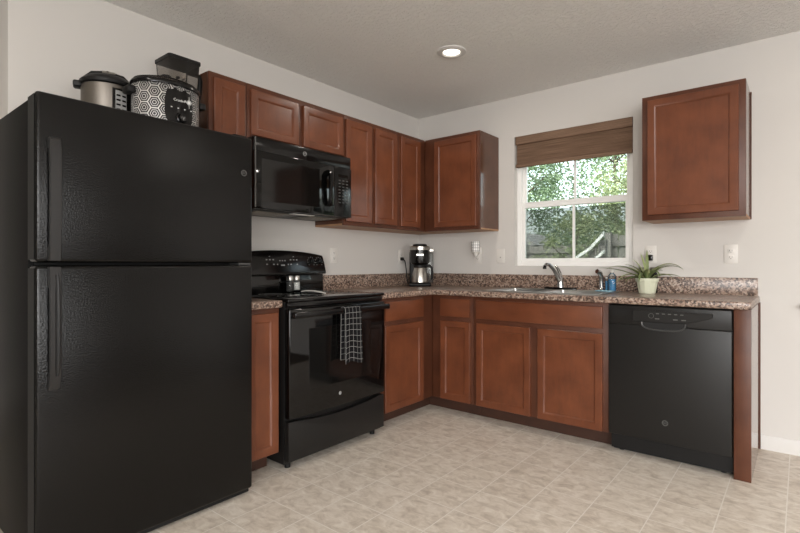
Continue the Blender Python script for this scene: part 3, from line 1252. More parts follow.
# ------------------------------------------------------------------ microwave
def microwave():
    y0, y1, z0, z1 = -1.996, -1.238, 1.418, 1.8315
    root = empty('microwave', (.19, (y0 + y1) / 2, z0), 'black over-the-range microwave mounted above the stove', 'microwave')
    MB().box(.002, .348, y0, y1, z0, z1, .003).build('case', M['black_satin'], root)
    MB().box(.3485, .372, y0, y1, 1.752, z1, .003).build('top_vent_panel', M['black'], root)
    yd = -1.392
    d = MB().box(.3485, .380, y0, yd - .001, z0 + .004, 1.751, .004).build('door', M['black_glass'], root)
    MB().box(.3802, .381, y0 + .045, -1.52, 1.468, 1.712, .0003, 1).build('door_window', M['oven_glass'], d)
    h = MB()
    h.prism([(.3805, 1.480), (.400, 1.484), (.412, 1.51), (.415, 1.60), (.412, 1.69), (.400, 1.716), (.3805, 1.720), (.3805, 1.690), (.394, 1.68), (.398, 1.60), (.394, 1.52), (.3805, 1.51)], .030, Matrix(((1, 0, 0, 0), (0, 0, -1, -1.428), (0, 1, 0, 0), (0, 0, 0, 1))), .003, 2)
    h.build('door_handle', M['black'], d)
    MB().box(.3805, .3825, y0 + .001, y0 + .010, z0 + .01, z1 - .004, .0008, 1).build('edge_trim', M['grey_trim'], d)
    p = MB()
    p.m(M['black'])
    p.box(.3485, .3795, yd, y1, z0 + .004, 1.751, .004)
    p.build('control_panel', None, root)
    pm = root.children[-1]
    k = MB()
    for r in range(8):
        for c in range(3):
            yy = yd + .045 + c * .034
            zz = 1.665 - r * .021
            k.box(.3796, .3802, yy - .009, yy + .009, zz - .0045, zz + .0030)
    k.build('key_print', M['key'], pm, smooth=0)
    MB().box(.3796, .3802, yd + .035, yd + .123, 1.685, 1.705).build('display', M['oven_glass'], pm)
    emblem(LEFT, -1.633, 1.792, .3722, .013, root, M['mark'])
    # underside: two grease filters, a lamp lens
    for a, b in ((y0 + .06, y0 + .30), (y1 - .30, y1 - .06)):
        u = MB()
        u.box(.11, .30, a, b, z0 - .006, z0 - .0005, .001, 1)
        for q in range(9):
            xx = .122 + q * .02
            u.box(xx, xx + .008, a + .01, b - .01, z0 - .0085, z0 - .006)
        u.build('grease_filter', M['steel_dark'], root)
    MB().box(.30, .345, -1.70, -1.53, z0 - .004, z0 - .0005, .001, 1).build('lamp_lens', M['plate'], root)


microwave()

# ------------------------------------------------------------------ dishwasher
def dishwasher():
    x0, x1 = 1.903, 2.520
    root = empty('dishwasher', ((x0 + x1) / 2, -.3, 0), 'black built-in dishwasher at the end of the base cabinets', 'dishwasher')
    MB().box(x0 + .003, x1 - .003, -.575, -.03, .02, .868).build('tub', M['black_matte'], root)
    for x in (x0 + .05, x1 - .05):
        for y in (-.53, -.08):
            MB().cyl((x, y, .0005), .015, .0193, 12).build('foot', M['black_matte'], root)
    d = MB().box(x0 + .004, x1 - .004, -.6335, -.576, .118, .7607, .004, 3).build('door', M['black_satin'], root)
    MB().box(x0 + .006, x1 - .006, -.560 - .0155, -.5755, .1, .117).build('door_seal', M['gasket'], root)
    # control fascia with curved lower edge above the pocket handle
    fa = MB().m(M['black_satin'])
    fa.box(x0 + .004, x1 - .004, -.634, -.576, .7613, .868, .004, 3)
    fa.m(M['mark_dim'])
    for i in range(5):
        fa.box(x0 + .26 + .03 * i, x0 + .275 + .03 * i, -.6412, -.6402, .829, .834)
    for i, dx in enumerate((.255, .345, .385)):
        fa.box(x0 + dx, x0 + dx + .022, -.6412, -.6402, .800, .806)
    fo = fa.build('control_fascia', None, root)
    # raised console, its underside sweeping up at the far end
    poly = [(x0 + .135, .782), (x0 + .34, .782), (x0 + .40, .787), (x0 + .46, .799), (x0 + .51, .815), (x0 + .53, .825), (x0 + .53, .846), (x0 + .135, .846)]
    MB().prism(poly, .006, Matrix(((1, 0, 0, 0), (0, 0, -1, -.634), (0, 1, 0, 0), (0, 0, 0, 1))), .002, 1).build('control_strip', M['black_satin'], fo)
    MB().lathe([(.012, 0), (.014, 0), (.014, .001), (.012, .001)], (x0 + .235, -.6402, .818), 18, axis='y', cap=False).build('indicator_ring', M['mark_dim'], fo)
    # vent slots
    v = MB()
    for i in range(3):
        v.box(x0 + .03, x0 + .105, -.6348, -.6342, .835 - .010 * i, .839 - .010 * i)
    v.build('vent_slots', M['gasket'], fo)
    # pocket handle: rounded recess lip below the console
    pts = []
    cx, w, zt, zb = x0 + .295, .110, .782, .740
    for k in range(13):
        a = PI + PI * k / 12
        ca, sa = math.cos(a), math.sin(a)
        pts.append((cx + w * (abs(ca) ** .6) * (1 if ca > 0 else -1), -.640, zt + (zt - zb) * (-(abs(sa) ** .7))))
    hd = MB().tube(pts, .0045, 8).build('pocket_handle', M['lip'], fo)
    poly = [(p[0] - .0, p[2]) for p in pts]
    MB().prism(poly, .0045, Matrix(((1, 0, 0, 0), (0, 0, -1, -.6345), (0, 1, 0, 0), (0, 0, 0, 1)))).build('pocket', M['gasket'], fo)
    emblem(BACK, 2.207, .232, .634, .014, d, M['mark_dim'])
    MB().box(x0 + .006, x1 - .006, -.545, -.525, .005, .098, .002, 1).build('toe_kick', M['gasket'], root)


dishwasher()

# ------------------------------------------------------------------ sink, faucet, things by the sink
def sink():
    root = empty('sink', (1.415, -.325, CT), 'stainless steel double-bowl sink set into the counter below the window', 'sink')
    r = MB()
    xs = [1.005, 1.055, 1.400, 1.430, 1.775, 1.825]
    ys = [-.570, -.525, -.150, -.070]
    r.cells(xs, ys, lambda i, j: not (j == 1 and i in (1, 3)), CT + .0005, CT + .006, IDX, bevel=.0025, seg=2)
    r.build('rim', M['sink'], root)
    for a, b in ((1.055, 1.400), (1.430, 1.775)):
        w = MB()
        t = bmesh.new()
        y0, y1, zb = -.525, -.150, CT - .17
        top = [t.verts.new(p) for p in ((a, y0, CT + .004), (b, y0, CT + .004), (b, y1, CT + .004), (a, y1, CT + .004))]
        bot = [t.verts.new(p) for p in ((a + .02, y0 + .02, zb), (b - .02, y0 + .02, zb), (b - .02, y1 - .02, zb), (a + .02, y1 - .02, zb))]
        for k in range(4):
            t.faces.new((top[k], top[(k + 1) % 4], bot[(k + 1) % 4], bot[k]))
        t.faces.new(bot)
        bmesh.ops.recalc_face_normals(t, faces=t.faces)
        bmesh.ops.bevel(t, geom=[e for e in t.edges if len(e.link_faces) == 2], offset=.02, segments=3, profile=.5, affect='EDGES')
        bw = w.merge(t).build('bowl', M['sink'], root, smooth=60)
        MB().lathe([(.04, .001), (.038, .003), (.02, .002), (0, .002)], ((a + b) / 2, -.33, zb), 24, cap=False).build('drain', M['steel_dark'], bw)


sink()


def faucet():
    x, y, z = 1.405, -.108, CT + .0065
    root = empty('faucet', (x, y, z), 'chrome single-lever kitchen faucet behind the sink below the window', 'faucet')
    MB().lathe([(.125, 0), (.125, .008), (.118, .014), (0, .015)], (x, y, z), 40, sy=.24).build('deck_plate', M['black'], root)  # black colour stands in for dark reflections in the chrome plate
    MB().lathe([(.026, .013), (.025, .03), (.021, .06), (.020, .082), (.016, .094), (0, .098)], (x, y, z), 24).build('body', M['chrome'], root)
    sp = MB().tube([(x, y - .008, z + .055), (x - .008, y - .045, z + .105), (x - .016, y - .09, z + .150), (x - .026, y - .135, z + .178), (x - .034, y - .172, z + .182), (x - .038, y - .190, z + .166)], [.015, .0145, .0135, .0125, .0125, .013], 14).build('spout', M['chrome'], root)
    MB().cyl((x - .0385, y - .192, z + .150), .0125, .014, 16).build('aerator', M['black_matte'], sp)
    MB().tube([(x, y, z + .088), (x - .006, y + .004, z + .115), (x - .018, y + .004, z + .145), (x - .036, y + .002, z + .172)], [.014, .014, .011, .007], 12).build('lever', M['chrome'], root)


faucet()


def sprayer():
    x, y, z = 1.700, -.105, CT + .0065
    root = empty('side_sprayer', (x, y, z), 'chrome pull-out sprayer standing upright beside the blue soap bottle', 'sprayer')
    MB().lathe([(.024, 0), (.024, .006), (.018, .014), (.016, .02), (0, .021)], (x, y, z), 24).build('collar', M['chrome'], root)
    MB().tube([(x, y, z + .018), (x - .002, y, z + .06), (x - .001, y - .004, z + .10), (x - .006, y - .018, z + .125), (x - .018, y - .042, z + .136)], [.013, .0145, .016, .018, .0155], 14).build('spray_head', M['chrome'], root)


sprayer()


def soap():
    x, y, z = 1.768, -.095, CT + .0065
    root = empty('soap_bottle', (x, y, z), 'clear bottle of bright blue dish soap standing behind the sink', 'bottle')
    MB().lathe([(0, .001), (.026, .001), (.028, .006), (.028, .095), (.022, .112), (.013, .120), (.012, .128)], (x, y, z), 24, cap=False).build('clear_bottle', M['clear'], root)
    MB().lathe([(0, .003), (.0262, .003), (.0264, .082), (0, .083)], (x, y, z), 24).build('blue_soap', M['blue'], root)
    MB().lathe([(.014, .127), (.014, .142), (.008, .146), (0, .147)], (x, y, z), 20).build('cap', M['plate'], root)
    x2 = x - .042
    r2 = empty('soap_bottle', (x2, y, z), 'slim blue bottle between the sprayer and the soap bottle', 'bottle')
    MB().lathe([(0, .001), (.009, .001), (.010, .004), (.010, .07), (.006, .078), (.006, .084)], (x2, y + .018, z), 18, cap=False).build('clear_bottle', M['clear'], r2)
    MB().lathe([(0, .003), (.0088, .003), (.0088, .066), (0, .067)], (x2, y + .018, z), 18).build('blue_liquid', M['blue'], r2)
    MB().lathe([(.0068, .083), (.0068, .095), (0, .096)], (x2, y + .018, z), 14).build('cap', M['plate'], r2)


soap()
o = MB().box(1.69, 1.80, -.215, -.155, CT + .0065, CT + .0125, .002).build('dish_cloth', M['sponge'])
tag(o, 'folded pale blue cloth lying on the sink rim below the soap', 'cloth')


def plant():
    x, y, z = 2.005, -.150, CT + .0005
    root = empty('potted_plant', (x, y, z), 'spider plant with arching green leaves in a pale green pot', 'plant')
    MB().lathe([(0, 0), (.048, 0), (.051, .004), (.064, .076), (.070, .078), (.072, .099), (.066, .100), (.062, .088), (0, .088)], (x, y, z), 12).build('pot', M['pot'], root, smooth=20)
    MB().lathe([(0, .0885), (.0605, .0885), (.05, .094), (0, .097)], (x, y, z), 20).build('soil', M['soil'], root)
    lf = MB()
    rnd = random.Random(5)
    # (azimuth of the leaf in the plane facing the viewer, length, initial lift, droop)
    spec = [(180, .30, 26, 30), (172, .26, 48, 85), (186, .20, 12, 55), (165, .17, 48, 40), (150, .16, 70, 30),
            (100, .19, 78, 12), (75, .20, 80, 14), (40, .17, 62, 60), (8, .29, 66, 130), (0, .25, 56, 95), (-12, .20, 28, 60),
            (200, .22, 30, 85), (215, .16, 25, 80), (-30, .16, 40, 90), (-70, .19, 55, 120), (-90, .17, 60, 110), (-110, .20, 45, 130),
            (120, .15, 60, 50), (140, .20, 50, 70), (60, .16, 55, 80), (250, .16, 60, 90), (300, .15, 65, 80), (20, .15, 70, 60), (175, .17, 60, 60)]
    for az, L, lift, droop in spec:
        a = math.radians(az + rnd.uniform(-6, 6)) + cam.rotation_euler.z * .6
        d = Vector((math.cos(a), math.sin(a), 0))
        if d.y > 0:
            d.y *= .4
            d.normalize()
        p = Vector((x, y, z + .09)) + d * rnd.uniform(.004, .02)
        side = d.cross(Vector((0, 0, 1)))
        n = 12
        L *= rnd.uniform(.92, 1.05)
        rows = []
        for k in range(n + 1):
            s = k / n
            el = math.radians(lift - droop * s ** 1.3)
            w = .0098 * (math.sin(PI * min(1, .12 + s * .88)) ** .7) + .0006
            up = (Vector((0, 0, 1)) * math.cos(el) - d * math.sin(el)) * w * .55
            rows.append((p - side * w + up, p.copy(), p + side * w + up))
            p = p + (d * math.cos(el) + Vector((0, 0, 1)) * math.sin(el)) * L / n
            if p.y > -.012:
                p.y = -.012
        t = bmesh.new()
        V = [[t.verts.new(q) for q in r] for r in rows]
        for k in range(n):
            for j in (0, 1):
                t.faces.new((V[k][j], V[k + 1][j], V[k + 1][j + 1], V[k][j + 1]))
        lf.merge(t)
    lf.build('leaves', M['plant'], root, smooth=80)


plant()

# ------------------------------------------------------------------ coffee maker
def coffee():
    x, y, z = .196, -.232, CT + .0005
    root = empty('coffee_maker', (x, y, z), 'black and steel coffee maker with thermal carafe in the counter corner', 'coffee maker')
    d = Vector((.62, -.78, 0)).normalized()          # the machine faces out of the corner
    s = Vector((-d.y, d.x, 0))
    R = Matrix(((s.x, -d.x, 0, x), (s.y, -d.y, 0, y), (0, 0, 1, z), (0, 0, 0, 1)))   # local x = side, local -y = front
    MB().box(-.095, .095, -.10, .115, 0, .028, .012, 3, mtx=R).build('base', M['black_matte'], root)
    MB().box(-.090, .060, .045, .112, .0285, .30, .012, 3, mtx=R).build('column', M['black_matte'], root)
    hd = MB()
    hd.lathe([(.066, .186), (.082, .200), (.086, .235), (.086, .310)], (0, -.02, 0), 36, mtx=R)
    hd.build('brew_head', M['black'], root)
    MB().lathe([(.087, .3105), (.087, .338), (.080, .344), (0, .345)], (0, -.02, 0), 36, mtx=R).build('top_band', M['steel'], root)
    MB().lathe([(.060, .3455), (.060, .358), (.05, .363), (0, .364)], (0, -.02, 0), 30, mtx=R).build('lid', M['black_matte'], root)
    bd = MB()
    bd.box(-.030, .030, -.1085, -.105, .262, .276, .001, 1, mtx=R)
    bd.build('badge', M['steel'], root)
    # water tank at the side
    MB().box(.062, .118, .02, .108, .0295, .290, .008, 2, mtx=R).build('water_tank', M['clear'], root)
    MB().box(.060, .122, .015, .110, .2905, .330, .006, 2, mtx=R).build('tank_cap', M['steel'], root)
    # carafe
    c = MB()
    c.lathe([(0, .0295), (.066, .0295), (.072, .034), (.072, .05), (.066, .10), (.052, .150), (.05, .158)], (0, -.025, 0), 36, mtx=R, cap=False)
    cf = c.build('carafe', M['steel'], root)
    MB().lathe([(.052, .1585), (.056, .164), (.054, .180), (.04, .184), (0, .185)], (0, -.025, 0), 30, mtx=R).build('carafe_lid', M['black_matte'], cf)
    hp = [(.046, -.025, .172), (.085, -.025, .176), (.104, -.025, .160), (.108, -.025, .115), (.104, -.025, .075), (.096, -.025, .055)]
    MB().tube([R @ Vector(p) for p in hp], [.010, .011, .011, .010, .010, .008], 12).build('carafe_handle', M['black_matte'], cf)
    # cord to the outlet on the stove wall
    pts = [(.026, -.262, 1.150), (.045, -.272, 1.148), (.06, -.27, 1.13), (.068, -.262, 1.06), (.07, -.255, .98), (.075, -.245, .935), (.10, -.22, .925), (.125, -.19, .925)]
    MB().tube(pts, [.008, .006, .0045, .0045, .0045, .0045, .0045, .0045], 8).build('power_cord', M['black_matte'], root)
    MB().box(.0085, .034, -.276, -.248, 1.136, 1.164, .005).build('plug', M['black_matte'], root)


coffee()

# ------------------------------------------------------------------ wall plates
def wall_plate(to, u, v, label, kind):
    root = empty('wall_outlet' if kind == 'outlet' else 'wall_plate', to(u, v, 0), label, 'outlet' if kind == 'outlet' else 'wall plate', 'white plates on the kitchen walls')
    p = MB()
    tbox(p, to, u - .036, u + .036, v - .058, v + .058, .0005, .006, .002)
    p.build('cover_plate', M['plate'], root)
    if kind == 'outlet':
        for dv in (-.020, .020):
            q = MB()
            tbox(q, to, u - .017, u + .017, v + dv - .014, v + dv + .014, .006, .0078, .0008)
            rc = q.build('receptacle', M['plate'], root)
            sl = MB()
            for du in (-.0065, .0065):
                tbox(sl, to, u + du - .001, u + du + .001, v + dv - .003, v + dv + .006, .0078, .0081)
            tbox(sl, to, u - .002, u + .002, v + dv - .010, v + dv - .006, .0078, .0081)
            sl.build('slots', M['plate_dark'], rc, smooth=0)
    else:
        q = MB()
        c = to(u, v, .006)
        q.lathe([(.006, 0), (.006, .004), (.003, .008), (0, .008)], c, 14, axis='y') if to is BACK else None
        q.bm.clear()
        tbox(q, to, u - .004, u + .004, v - .016, v - .008, .006, .012, .001)
        q.build('jack', M['steel_dark'], root)
    return root


wall_plate(LEFT, -1.055, 1.170, 'white outlet on the stove wall between range and corner cabinets', 'outlet')
wall_plate(LEFT, -.255, 1.168, 'white outlet behind the coffee maker where its cord plugs in', 'outlet')
wall_plate(BACK, .641, 1.170, 'white outlet holding the plug-in night light', 'outlet')
wall_plate(BACK, .859, 1.172, 'white wall plate with a small dark jack beside the window', 'jack')
wall_plate(BACK, 2.452, 1.168, 'white outlet under the lone wall cabinet above the dishwasher', 'outlet')
wall_plate(BACK, 1.995, 1.172, 'white outlet half hidden behind the spider plant', 'outlet')


def night_light():
    x, z = .652, 1.202
    root = empty('night_light', (x, -.0085, z), 'white plug-in night light with gridded shade beneath the corner wall cabinet', 'night light')
    MB().box(x - .02, x + .03, -.030, -.0085, z - .01, z + .045, .005).build('plug_body', M['plate'], root)
    s = MB()
    s.lathe([(.030, 0), (.034, .004), (.034, .086), (.030, .09), (0, .09)], (x, -.056, z + .004), 24, cap=True)
    sh = s.build('shade', M['vinyl'], root)
    g = MB()
    for k in range(4):
        zz = z + .012 + k * .024
        g.lathe([(.0345, 0), (.0355, .002), (.0345, .004)], (x, -.056, zz), 24, cap=False)
    for k in range(12):
        a = 2 * PI * k / 12
        g.box(-.0015, .0015, -.0358, -.0335, z + .006, z + .092, 0, 1, mtx=Matrix.Translation((x, -.056, 0)) @ Matrix.Rotation(a, 4, 'Z'))
    g.build('shade_grid', M['mark'], sh)
    MB().lathe([(0, -.036), (.012, -.034), (.018, -.022), (.022, -.006), (.028, 0)], (x, -.056, z + .002), 20, cap=False).build('stem', M['plate'], root)


night_light()
# dark adapters and jar by the plant
o = MB().box(1.972, 2.012, -.045, -.0085, 1.128, 1.168, .006).build('power_adapter', M['black'])
tag(o, 'black power adapter plugged into the outlet behind the spider plant', 'adapter')
for (x, y, lab) in ((1.952, -.055, 'dark glossy jar behind the spider plant on its window side'), (2.020, -.052, 'dark glossy jar behind the spider plant on its dishwasher side')):
    r = empty('glass_jar', (x, y, CT), lab, 'jar', 'dark jars behind the plant')
    MB().lathe([(0, .0005), (.026, .0005), (.028, .006), (.028, .125), (.022, .138), (.02, .146)], (x, y, CT), 20).build('jar_body', M['black_glass'], r)
    MB().lathe([(.022, .1465), (.022, .164), (.018, .169), (0, .170)], (x, y, CT), 20).build('lid', M['steel_dark'], r)
o = MB().lathe([(.016, 0), (.016, .006), (.009, .012), (.009, .03), (.013, .036), (.013, .044), (0, .046)], (2.803, -.0005, .862), 18, axis='y').build('wall_bumper', M['black_matte'])
tag(o, 'small dark round bumper on the bare wall beyond the end panel', 'bumper')

# ------------------------------------------------------------------ small appliances on the refrigerator
FT = 1.7005


def pressure_cooker():
    x, y, z = .27, -2.702, FT
    root = empty('pressure_cooker', (x, y, z), 'steel electric pressure cooker with domed black lid on top of refrigerator', 'pressure cooker')
    MB().lathe([(0, .0), (.098, .0), (.104, .006), (.104, .03)], (x, y, z), 40).build('base', M['black_matte'], root)
    MB().lathe([(.1035, .0305), (.1045, .032), (.1045, .216), (.102, .218)], (x, y, z), 48).build('steel_body', M['steel_dull'], root)
    ld = MB()
    ld.lathe([(.105, .2185), (.111, .223), (.111, .238), (.106, .244), (.096, .252), (.08, .264), (.05, .272), (0, .275)], (x, y, z), 48)
    ldo = ld.build('lid', M['black_matte'], root)
    # arched lid grip and its steel badge, side lugs
    a = math.radians(-19)
    dv = Vector((math.cos(a + PI / 2), math.sin(a + PI / 2), 0))
    c = Vector((x, y, z))
    MB().tube([c - dv * .088 + Vector((0, 0, .250)), c - dv * .06 + Vector((0, 0, .276)), c + Vector((0, 0, .286)), c + dv * .06 + Vector((0, 0, .276)), c + dv * .088 + Vector((0, 0, .250))], [.02, .024, .026, .024, .02], 12, flat=.55).build('lid_grip', M['black_matte'], ldo)
    MB().box(-.026, .026, -.0008, .0008, -.007, .007, 0, 1, mtx=Matrix.Translation(c + Vector((.024, -.004, .288))) @ Matrix.Rotation(math.radians(71), 4, 'Z') @ Matrix.Rotation(-.6, 4, 'X')).build('badge', M['steel'], ldo)
    for sg in (-1,):
        p = c + Vector((0, sg * .138, .185)) if False else c + dv * sg * .115 + Vector((0, 0, .220))
        R = Matrix.Translation(p) @ Matrix.Rotation(math.atan2(dv.y, dv.x), 4, 'Z')
        MB().box(-.018, .018, -.030, .030, -.016, .012, .008, 2, mtx=R).build('side_handle', M['black_matte'], root)
    # curved control panel facing the room
    pa = math.radians(16)
    P = MB()
    t = bmesh.new()
    rows = []
    for k in range(9):
        q = pa + math.radians(-26 + 52 * k / 8)
        rows.append([t.verts.new((x + rr * math.cos(q), y + rr * math.sin(q), z + zz)) for rr, zz in ((.1052, .035), (.110, .037), (.110, .198), (.1052, .200))])
    for r0, r1 in zip(rows, rows[1:]):
        for k in range(3):
            t.faces.new((r0[k], r1[k], r1[k + 1], r0[k + 1]))
    t.faces.new(rows[0])
    t.faces.new(rows[-1][::-1])
    bmesh.ops.recalc_face_normals(t, faces=t.faces)
    cp = P.merge(t).build('control_panel', M['black'], root)
    g = MB()
    g.m(M['mark'])

    def pq(a0, a1, z0, z1, rr=.1106):
        n = 4
        for k in range(n):
            q0 = pa + math.radians(a0 + (a1 - a0) * k / n)
            q1 = pa + math.radians(a0 + (a1 - a0) * (k + 1) / n)
            g.quad((x + rr * math.cos(q0), y + rr * math.sin(q0), z + z0), (x + rr * math.cos(q1), y + rr * math.sin(q1), z + z0), (x + rr * math.cos(q1), y + rr * math.sin(q1), z + z1), (x + rr * math.cos(q0), y + rr * math.sin(q0), z + z1))
    pq(-20, 6, .05, .19)
    g.m(M['black'])
    for i in range(5):
        for a0 in (-18, -5):
            pq(a0, a0 + 9, .080 + i * .021, .088 + i * .021, .1110)
    g.build('button_print', None, cp)


pressure_cooker()


def slow_cooker():
    x, y, z = .455, -2.520, FT
    root = empty('slow_cooker', (x, y, z), 'slow cooker with black and white hexagon print beside the pressure cooker', 'slow cooker')
    rx, ry = .118, .147            # oval
    ang = math.radians(0)
    n, H0, H1 = 96, .020, .215
    circ = 0
    rows, uvs = [], []
    prevp = None
    us = []
    for k in range(n + 1):
        a = 2 * PI * k / n
        p = (rx * math.cos(a), ry * math.sin(a))
        if prevp:
            circ += math.hypot(p[0] - prevp[0], p[1] - prevp[1])
        prevp = p
        us.append(circ)
    hs = [(.965, H0), (.99, H0 + .03), (1.0, .12), (1.0, H1)]
    for f, h in hs:
        rows.append([(x + f * rx * math.cos(2 * PI * k / n), y + f * ry * math.sin(2 * PI * k / n), z + h) for k in range(n + 1)])
        uvs.append([(us[k], h) for k in range(n + 1)])
    o = uv_sheet('housing', M['hex'], root, rows, uvs, .003)
    MB().lathe([(0, .004), (1, .004), (1, .0195), (0, .0195)], (x, y, z), 48, sx=rx * .95, sy=ry * .95).build('base', M['black_matte'], root)
    for a in (.8, 2.3, 3.9, 5.5):
        MB().cyl((x + rx * .8 * math.cos(a), y + ry * .8 * math.sin(a), z), .012, .004, 12).build('foot', M['black_matte'], root)
    MB().lathe([(.96, .2155), (1.03, .218), (1.045, .228), (1.02, .236), (.94, .238)], (x, y, z), 56, sx=rx, sy=ry).build('stoneware_rim', M['black'], root)
    ld = MB().lathe([(.97, .2385), (.96, .246), (.75, .258), (.4, .265), (0, .267)], (x, y, z), 56, sx=rx, sy=ry, cap=False).build('glass_lid', M['smoke'], root)
    MB().lathe([(.012, .266), (.012, .274), (.024, .282), (.022, .29), (0, .292)], (x, y, z), 24).build('lid_knob', M['black_matte'], ld)
    # black control field with curvy outline, wrapped on the front, with dial
    t = bmesh.new()
    A0, A1 = -.40, .50

    def pt(a, h, d=.0035):
        return (x + (rx + d) * math.cos(a), y + (ry + d) * math.sin(a), z + h)
    N = 20
    rowsv = []
    for k in range(N + 1):
        s = k / N
        a = A0 + (A1 - A0) * s
        e = .018 * abs(math.sin(s * PI * 3))
        edge = min(1, 8 * min(s, 1 - s) + .35)
        lo = .118 - (.085 - e) * edge
        hi = .118 + (.088 - e * .7) * edge
        rowsv.append([t.verts.new(pt(a, lo)), t.verts.new(pt(a, hi)), t.verts.new(pt(a, hi, .0005)), t.verts.new(pt(a, lo, .0005))])
    for r0, r1 in zip(rowsv, rowsv[1:]):
        for k in range(4):
            t.faces.new((r0[k], r1[k], r1[(k + 1) % 4], r0[(k + 1) % 4]))
    t.faces.new(rowsv[0])
    t.faces.new(rowsv[-1][::-1])
    bmesh.ops.recalc_face_normals(t, faces=t.faces)
    cp = MB().merge(t).build('control_panel', M['black'], root)
    ac = .08
    px, py = x + (rx + .004) * math.cos(ac), y + (ry + .004) * math.sin(ac)
    MB().lathe([(.026, 0), (.024, .006), (.019, .008), (.017, .022), (0, .023)], (px, py, z + .072), 28, axis='x').build('dial', M['black'], cp)
    TM = Matrix(((0, 0, 1, px + .0015), (1, 0, 0, py), (0, 1, 0, z + .150), (0, 0, 0, 1)))
    text('Crock-Pot', 'lettering', .017, TM, M['white_mark'], cp)
    st = MB()
    for k in range(8):
        a = PI * k / 8
        r = .026 if k % 4 == 0 else .012
        st.tube([(px + .0018, py + .035 - r * math.cos(a), z + .150 - r * math.sin(a)), (px + .0018, py + .035 + r * math.cos(a), z + .150 + r * math.sin(a))], .0009, 4)
    for k in range(4):
        st.box(px + .0005, px + .0015, py - .045 + k * .03 - .003, py - .045 + k * .03 + .003, z + .112, z + .116)
    st.build('printed_star', M['white_mark'], cp)
    for sg in (-1, 1):
        MB().box(x - .035, x + .035, y + sg * (ry + .016) - .017, y + sg * (ry + .016) + .017, z + .165, z + .197, .008, 2).build('side_handle', M['black_matte'], root)


slow_cooker()


def blender_jar():
    x, y, z = .200, -2.341, FT
    root = empty('blender', (x, y, z), 'blender with square smoked jar standing behind the slow cooker', 'blender')
    ang = 0
    R = Matrix.Translation((x, y, z)) @ Matrix.Rotation(ang, 4, 'Z')

    def frustum(r0, r1, z0, z1, name, mat, par, open_=False, rr=.25):
        t = bmesh.new()
        rings = []
        for r, h in ((r0, z0), (r1, z1)):
            pts = []
            for k in range(4):
                cx = (r - r * rr) * (1 if k in (0, 3) else -1)
                cy = (r - r * rr) * (1 if k in (0, 1) else -1)
                for j in range(5):
                    a = PI / 2 * k + PI / 2 * j / 4
                    pts.append(t.verts.new((cx + r * rr * math.cos(a), cy + r * rr * math.sin(a), h)))
            rings.append(pts)
        n = len(rings[0])
        for k in range(n):
            t.faces.new((rings[0][k], rings[0][(k + 1) % n], rings[1][(k + 1) % n], rings[1][k]))
        t.faces.new(rings[0][::-1])
        if not open_:
            t.faces.new(rings[1])
        bmesh.ops.recalc_face_normals(t, faces=t.faces)
        return MB().merge(t, R).build(name, mat, par)
    frustum(.085, .070, .0005, .19, 'motor_base', M['black_matte'], root)
    jar = frustum(.062, .082, .1905, .463, 'jar', M['smoke'], root, open_=True, rr=.18)
    MB().tube([R @ Vector((0, 0, .195)), R @ Vector((0, 0, .40))], .010, 10).build('blade_shaft', M['black_matte'], jar)
    bl = MB()
    for h in (.22, .30, .38):
        bl.box(-.05, .05, -.008, .008, h, h + .004, 0, 1, mtx=R @ Matrix.Rotation(h * 9, 4, 'Z'))
    bl.build('blade', M['steel'], jar)
    lid = frustum(.086, .086, .4635, .480, 'lid', M['black_matte'], root, rr=.18)
    frustum(.045, .04, .4805, .492, 'lid_handle', M['black_matte'], lid)
    MB().cyl(R @ Vector((.05, .05, .4805)), .014, .012, 16).build('pour_spout_cap', M['plate'], lid)
    hp = [(.04, .078, .415), (.04, .092, .418), (.04, .098, .395), (.04, .096, .34), (.04, .088, .28), (.04, .068, .262)]
    MB().tube([R @ Vector(p) for p in hp], [.012, .013, .014, .013, .012, .011], 12).build('jar_handle', M['black_matte'], jar)


blender_jar()

# ------------------------------------------------------------------ the yard outside the window
GZ = -.25
struct(MB().box(-14, 8, .4, 30, GZ - .05, GZ).build('ground', M['grass'], smooth=0))


